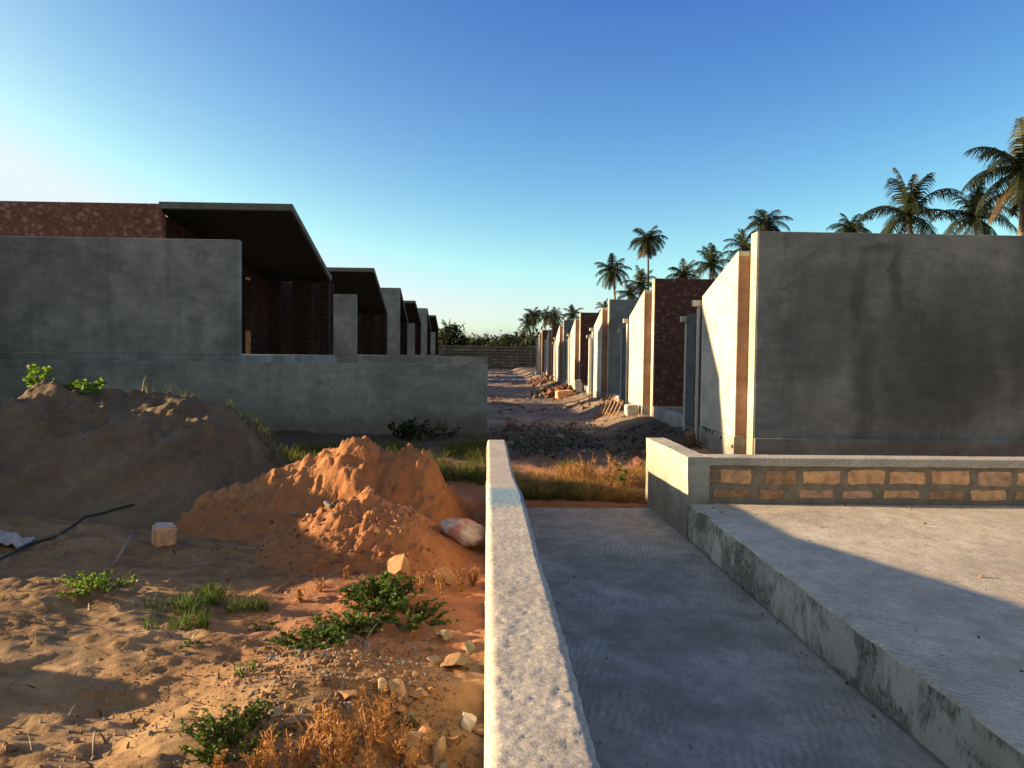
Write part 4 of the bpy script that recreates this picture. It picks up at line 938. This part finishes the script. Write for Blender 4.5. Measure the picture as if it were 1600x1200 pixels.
S = [(626, 903, 44, .85, 'tan_stone', 'squarish tan stone at the foot of the red pile, biggest of its pair'),
     (690, 908, 34, .65, 'tan_stone', 'rounded orange stone right of the squarish tan one'),
     (697, 998, 32, .6, 'pale_stone', 'pale three-cornered stone lying alone above the gravel'),
     (712, 1040, 46, .5, 'tan_stone', 'long knobbly tan stone near the cement wall'),
     (730, 1016, 22, .8, 'pale_stone', 'small stone behind the long knobbly one'),
     (597, 1084, 25, .9, 'pale_stone', 'pale stone of the touching pair on the gravel, the left one'),
     (622, 1084, 29, .95, 'pale_stone', 'pale stone of the touching pair on the gravel, the right one'),
     (646, 1165, 40, .75, 'pale_stone', 'bright angular stone under the tiny green tuft'),
     (684, 1186, 36, .9, 'pale_stone', 'angular pale stone standing on edge near the bottom'),
     (664, 1146, 24, .8, 'tan_stone', 'tan stone wedged behind the bright angular one'),
     (640, 1192, 40, .6, 'tan_stone', 'broad tan stone in front of the bright angular one'),
     (656, 1215, 30, .6, 'pale_stone', 'pale stone cut off by the bottom edge'),
     (731, 1140, 27, 1.1, 'white_stone', 'whitish upright stone close to the cement wall'),
     (755, 1150, 34, .6, 'tan_stone', 'orange brown stone tucked against the cement wall'),
     (576, 1146, 26, .8, 'tan_stone', 'tan stone behind the dry orange weeds'),
     (530, 1166, 24, .9, 'tan_stone', 'tan stone showing between the dry weed stems'),
     (456, 1138, 26, .9, 'tan_stone', 'brown stone at the left of the dry weeds'),
     (430, 1118, 22, .6, 'grey_stone', 'flat greyish stone left on the gravel heap'),
     (546, 1092, 34, .5, 'tan_stone', 'flat reddish stone sunk in the gravel heap'),
     (655, 1090, 36, .4, 'tan_stone', 'flat brown stone right of the touching pair'),
     (622, 1112, 26, .4, 'tan_stone', 'flat tan slab below the touching pair'),
     (680, 1036, 20, .6, 'pale_stone', 'small pale stone left of the long knobbly one'),
     (648, 1058, 16, .7, 'pale_stone', 'small pale pebble stone in mid gravel'),
     (578, 1166, 18, .8, 'tan_stone', 'small tan stone under the dry weeds'),
     (705, 1160, 20, .7, 'tan_stone', 'small brown stone right of the standing one'),
     (630, 955, 16, .8, 'grey_stone', 'little grey stone in front of the dark weed mat')]
for k, (u, v, wpx, asp, mt, lb) in enumerate(S):
    p = G(u, v); d = p.y; r_ = wpx / F * d * .78
    rock(p, r_, r_ * .85, r_ * asp, M[mt], lb, 300 + k)
for k, (u, v, wpx) in enumerate(((512, 792, 20), (492, 800, 13), (482, 806, 11), (460, 805, 14), (520, 806, 10))):
    p = G(u, v); rock(p, wpx / F * p.y * .6, wpx / F * p.y * .5, wpx / F * p.y * .42, M['grey_stone'], ('grey stone in the hollow of the red pile, largest there', 'grey stone next to the largest one in the hollow', 'small grey stone low in the hollow', 'grey stone at the left foot of the small red mound', 'small grey stone on the slope of the small red mound')[k], 340 + k)
p = G(257, 851); r_ = 33 / F * p.y / 2
bm = bmesh.new(); bmesh.ops.create_cube(bm, size=2.0); bmesh.ops.bevel(bm, geom=bm.edges[:] + bm.verts[:], offset=.22, segments=2, affect='EDGES'); bmesh.ops.subdivide_edges(bm, edges=bm.edges[:], cuts=2, use_grid_fill=True)
for v_ in bm.verts:
    q = float(fbm(np.array([v_.co.x * 1.7 + 3]), np.array([v_.co.y * 1.7 + v_.co.z * 1.3]), 350, 3)[0]); v_.co *= r_ * (1 + .12 * q); v_.co.z *= .98
me = bpy.data.meshes.new('broken_block'); bm.to_mesh(me); bm.free(); me.materials.append(M['block_pink']); me.materials.append(M['white_stone'])
for f_ in me.polygons:
    if f_.normal.z > .6: f_.material_index = 1
o = bpy.data.objects.new('broken_block', me); COL.objects.link(o); o.location = (p.x, p.y, p.z + r_ * .9); o.rotation_euler = (.05, .08, .5)
tag(o, 'broken orange building block with a whitish top alone on the shaded sand', 'block')
# sack beside the cement wall
p = G(722, 846)
bm = bmesh.new(); bmesh.ops.create_uvsphere(bm, u_segments=32, v_segments=18, radius=1.0)
for v_ in bm.verts:
    x, y, z = v_.co; s = 1 - .5 * max(0, -x) ** 2
    nx_ = math.copysign(abs(x) ** .75, x); ny_ = math.copysign(abs(y) ** .7, y) * s
    q = float(fbm(np.array([x * 2.5 + 4]), np.array([y * 2.5 + z * 2]), 360, 3)[0])
    v_.co = Vector((nx_ * .215, ny_ * .15, z * .085 * (1.0 - .55 * max(0, -x)) * (1 + .5 * q))) * (1 + .08 * q)
me = bpy.data.meshes.new('sack'); bm.to_mesh(me); bm.free()
m = NT('dusty_sack'); c = m.ramp(m.noise(9, 6, .7), [(.3, (.25, .18, .15)), (.55, (.40, .33, .30)), (.75, (.46, .42, .40))]); c = m.mix(m.math('MULTIPLY', m.ramp(m.noise(5, 3, .5), [(.56, 0), (.62, 1)]), .7), c, (.30, .10, .08)); m.color(c); m.bump(m.noise(14, 5, .6), .7, .03)
me.materials.append(m.mat)
for f_ in me.polygons: f_.use_smooth = True
o = bpy.data.objects.new('sack', me); COL.objects.link(o); o.location = (p.x, p.y, p.z + .10); o.rotation_euler = (.12, .30, -.45); tag(o, 'dusty pale sack with a reddish mark lying between red pile and cement wall', 'sack')
# rag, hose, sticks
p = G(12, 853); n_ = 26
X, Y = np.meshgrid(np.linspace(-.24, .18, n_), np.linspace(-.11, .11, n_), indexing='ij')
Z = surf_n(p.x + X, p.y + Y) + .022 + .07 * np.clip(.5 + fbm(X * 11, Y * 11, 371, 3), 0, 1) * (1 - (np.abs(X + .03) / .23) ** 3)
Xr = X + .03 * fbm(X * 9, Y * 9, 373, 2); Yr = Y * (1 + .5 * fbm(X * 6, Y * 0, 375, 2))
o = np_mesh('rag', np.stack([p.x + Xr.ravel(), p.y + Yr.ravel(), Z.ravel()], 1), grid_faces(n_, n_), M['rag'], origin=tuple(p)); md = o.modifiers.new('thick', 'SOLIDIFY'); md.thickness = .012
tag(o, 'crumpled dirty white rag at the left edge by the hose', 'rag')
pts = [G(u, v) for u, v in ((-60, 905), (0, 874), (45, 856), (90, 838), (135, 815), (175, 799), (215, 789))]
sm = []
for i in range(len(pts) - 1):
    for k in range(8):
        q = pts[i].lerp(pts[i + 1], k / 8); q.z = surf(q.x, q.y) + .020; sm.append(q)
zs_ = np.convolve(np.pad([q.z for q in sm], 6, mode='edge'), np.ones(13) / 13, 'valid')
for q, z_ in zip(sm, zs_): q.z = float(z_)
tag(MB().tube(sm, .012, 8).build('hose', M['hose'], smooth=True), 'dark green hose lying across the shaded sand', 'hose')
a, b = G(176, 888), G(206, 858); mid = a.lerp(b, .5); MBs = MB().tube([a + Vector((0, 0, .02)), mid + Vector((0, 0, .07)), b + Vector((0, 0, .12))], [.008, .012, .014], 7)
tag(MBs.build('stick', M['stick'], smooth=True), 'pale stick leaning up from the shaded sand below the broken block', 'stick')
for k, (u0, v0, u1, v1, lb) in enumerate(((508, 905, 548, 890, 'thin straight twig lying in shade left of the tan stones'), (572, 1000, 598, 972, 'curved pale twig beside the largest weed clump'), (145, 1185, 148, 1150, 'short upright twig on the open sand'))):
    a, b = G(u0, v0), G(u1, v1); a.z += .008; b.z += .02; mid = a.lerp(b, .5) + Vector((0, 0, .015))
    tag(MB().tube([a, mid, b], [.004, .005, .003], 6).build('twig', M['stick'], smooth=True), lb, 'twig')

# ------------------------------------------------------------------ gravel and rubble (uncountable)
ico = bmesh.new(); bmesh.ops.create_icosphere(ico, subdivisions=1, radius=1.0); IV = np.array([v_.co[:] for v_ in ico.verts]); IF = np.array([[v_.index for v_ in f_.verts] for f_ in ico.faces]); ico.free()
def gravel(name, P, S_, mat, label, seed, cat='gravel', boxy=False):
    r = np.random.default_rng(seed); n = len(P)
    A = r.normal(size=(n, 3, 3)); Q, _ = np.linalg.qr(A); sc = S_[:, None] * r.uniform(.55, 1.2, (n, 3))
    base = IV if not boxy else np.sign(IV) * np.abs(IV) ** .4
    j = base[None] * (1 + r.uniform(-.22, .22, (n, len(IV), 1)))
    V = np.einsum('nij,nkj->nki', Q, j * sc[:, None, :]) + P[:, None, :]
    Fq = (IF[None] + (np.arange(n) * len(IV))[:, None, None]).reshape(-1, 3)
    me_o = np_mesh(name, V.reshape(-1, 3), Fq, mat, False)
    mi = np.repeat(r.integers(0, len(mat), n), len(IF)).astype(np.int32); 
    me_o.data.polygons.foreach_set('material_index', mi); return tag(me_o, label, cat, kind='stuff')
r = np.random.default_rng(401); n = 15000
X = r.normal(-.62, .50, n); Y = r.normal(3.45, .70, n); k = (X < -.02) & (Y > 2.1) & (Y < 5.2) & (r.random(n) < np.clip(.55 + 1.6 * fbm(X * 2.2, Y * 2.2, 403, 3), 0, 1)); X, Y = X[k], Y[k]
Sz = np.clip(r.lognormal(math.log(.0046), .62, len(X)), .002, .021)
gravel('gravel', np.stack([X, Y, ground_h(X, Y) + Sz * .25], 1), Sz, [M['gravel_brown'], M['tan_stone'], M['grey_stone'], M['gravel_brown']], 'loose gravel heaped beside the cement wall', 405)
n = 2600; X = r.uniform(-5, -.05, n); Y = r.uniform(2.3, 6.5, n); k = r.random(n) < np.clip(.12 + 1.2 * fbm(X * 1.1, Y * 1.1, 411, 3), 0, 1); X, Y = X[k], Y[k]; Sz = np.clip(r.lognormal(math.log(.007), .6, len(X)), .003, .028)
gravel('gravel', np.stack([X, Y, ground_h(X, Y) + Sz * .2], 1), Sz, [M['tan_stone'], M['grey_stone']], 'small pebbles strewn over the open sand', 413)
n = 1500; X = r.uniform(-4.6, -.05, n); Y = r.uniform(2.3, 7.0, n); k = r.random(n) < np.clip(.35 + 1.6 * fbm(X * 1.3, Y * 1.3, 441, 3), 0, 1); X, Y = X[k], Y[k]
blades('litter', np.stack([X, Y, surf_n(X, Y) + .001], 1), .045, .012, M['litter'], 3.0, label='dead leaves and twig litter strewn on the sand', cat='litter', seed=12)
n = 520; X = np.concatenate([.24 + .45 * r.random(n // 4) ** 2, 1.86 - .4 * r.random(n // 4) ** 2.5, r.uniform(1.95, 6, n // 2)]); Y = r.uniform(1.8, 8.6, n); Y = np.where(X > 1.9, np.minimum(Y, 7.2), Y); Sz = np.clip(r.lognormal(math.log(.0035), .6, n), .0015, .014)
gravel('gravel', np.stack([X, Y, np.where(X > 1.883, .343, .003 + .0085 * (8.85 - Y)) + Sz * .3], 1), Sz, [M['gravel_brown'], M['grey_stone'], M['clod']], 'grit and crumbs scattered over the concrete floors', 417)
n = 420; X = r.normal(-1.15, .6, n); Y = r.normal(6.5, .35, n); k = (X < -.1); X, Y = X[k], Y[k]; Sz = np.clip(r.lognormal(math.log(.010), .5, len(X)), .004, .030)
gravel('rubble', np.stack([X, Y, surf_n(X, Y) + Sz * .2], 1), Sz, [M['sand_red'], M['sand_red'], M['red_stone']], 'crumbled clods around the small red mound', 415)
n = 2600; X = r.uniform(.1, 3.5, n); Y = r.uniform(11, 60, n) ; Y = 11 + (Y - 11) ** 1.0 * r.random(n); k = (r.random(n) < np.clip(.4 + 2 * fbm(X * .9, Y * .5, 421, 3), 0, 1)) & ((Y > 15.5) | (r.random(n) < .25)); X, Y = X[k], Y[k]; Sz = np.clip(r.lognormal(math.log(.020), .6, len(X)), .008, .09)
gravel('rubble', np.stack([X, Y, ground_h(X, Y) + Sz * .2], 1), Sz, [M['grey_stone'], M['clod'], M['red_stone']], 'broken stone and clods strewn along the dirt lane', 423, 'rubble', True)
n = 380; a = r.uniform(0, 6.28, n); q = np.abs(r.normal(0, .42, n)); X = 2.55 + q * np.cos(a) * 1.0; Y = 29.3 + q * np.sin(a) * 1.8; Hh = .55 * np.clip(1 - q / 1.15, 0, 1); Sz = r.uniform(.03, .085, n)
gravel('rubble', np.stack([X, Y, ground_h(X, Y) + Hh * r.uniform(.3, 1, n)], 1), Sz, [M['red_stone'], M['red_stone'], M['clod']], 'heap of broken red stone in front of the fourth right house', 425, 'rubble', True)
n = 110; X = 2.8 + r.normal(0, .3, n); Y = 41 + r.normal(0, .8, n); Sz = r.uniform(.04, .10, n)
gravel('rubble', np.stack([X, Y, ground_h(X, Y) + r.uniform(0, .3, n)], 1), Sz, [M['red_stone'], M['clod']], 'small far heap of broken red stone by the fifth house', 427, 'rubble', True)
def loose_block(x, y, sx, sy, sz, mat, label, rz, sd_):
    bm = bmesh.new(); bmesh.ops.create_cube(bm, size=2.0); bmesh.ops.bevel(bm, geom=bm.edges[:] + bm.verts[:], offset=.14, segments=2, affect='EDGES'); bmesh.ops.subdivide_edges(bm, edges=bm.edges[:], cuts=2, use_grid_fill=True)
    for v_ in bm.verts:
        q = float(fbm(np.array([v_.co.x * 1.7 + sd_]), np.array([v_.co.y * 1.7 + v_.co.z * 1.3]), sd_, 3)[0]); v_.co *= 1 + .10 * q; v_.co.x *= sx; v_.co.y *= sy; v_.co.z *= sz
    me = bpy.data.meshes.new('building_block'); bm.to_mesh(me); bm.free(); me.materials.append(mat)
    o = bpy.data.objects.new('building_block', me); COL.objects.link(o); o.location = (x, y, gz(x, y) + sz * .85); o.rotation_euler = (.05, -.06, rz); tag(o, label, 'block')
loose_block(2.75, 28.1, .30, .16, .14, M['block'], 'loose orange block in front of the red stone heap', .2, 430)
loose_block(3.25, 28.4, .14, .14, .24, M['white_stone'], 'pale block standing at the foot of the fourth house pipe', .1, 431)
loose_block(3.22, 17.5, .13, .12, .12, M['white_stone'], 'whitish block at the foot of the sunlit wall of the red house', .1, 432)
rock((3.2, 12.2, gz(3.2, 12.2)), .15, .14, .26, M['clod'], 'dark boulder leaning at the plinth under the downpipes', 433, 'boulder')
# slatted timber rack leaning on the second house
tp = thing('timber_rack', (3.1, 18.9, gz(3.1, 18.9)), 'slatted wooden rack leaning on the sunlit wall beside the lane', 'rack')
g0 = gz(3.1, 18.9); 
RK = [(Vector((2.74 + .05 * k, 19.2 - .16 * k, gz(2.8, 18.8) + .10 - .02 * k)), Vector((.20, .02, .44))) for k in range(6)]
for p0, dv in RK: MB().tube([p0, p0 + dv], [.017, .017], 4).build('slat', M['wood'], tp)
for h in (.15, .88):
    MB().tube([RK[0][0] + RK[0][1] * h + Vector((.02, .03, -.02)), RK[5][0] + RK[5][1] * h + Vector((.02, -.03, -.02))], [.014, .014], 4).build('rail', M['wood'], tp)
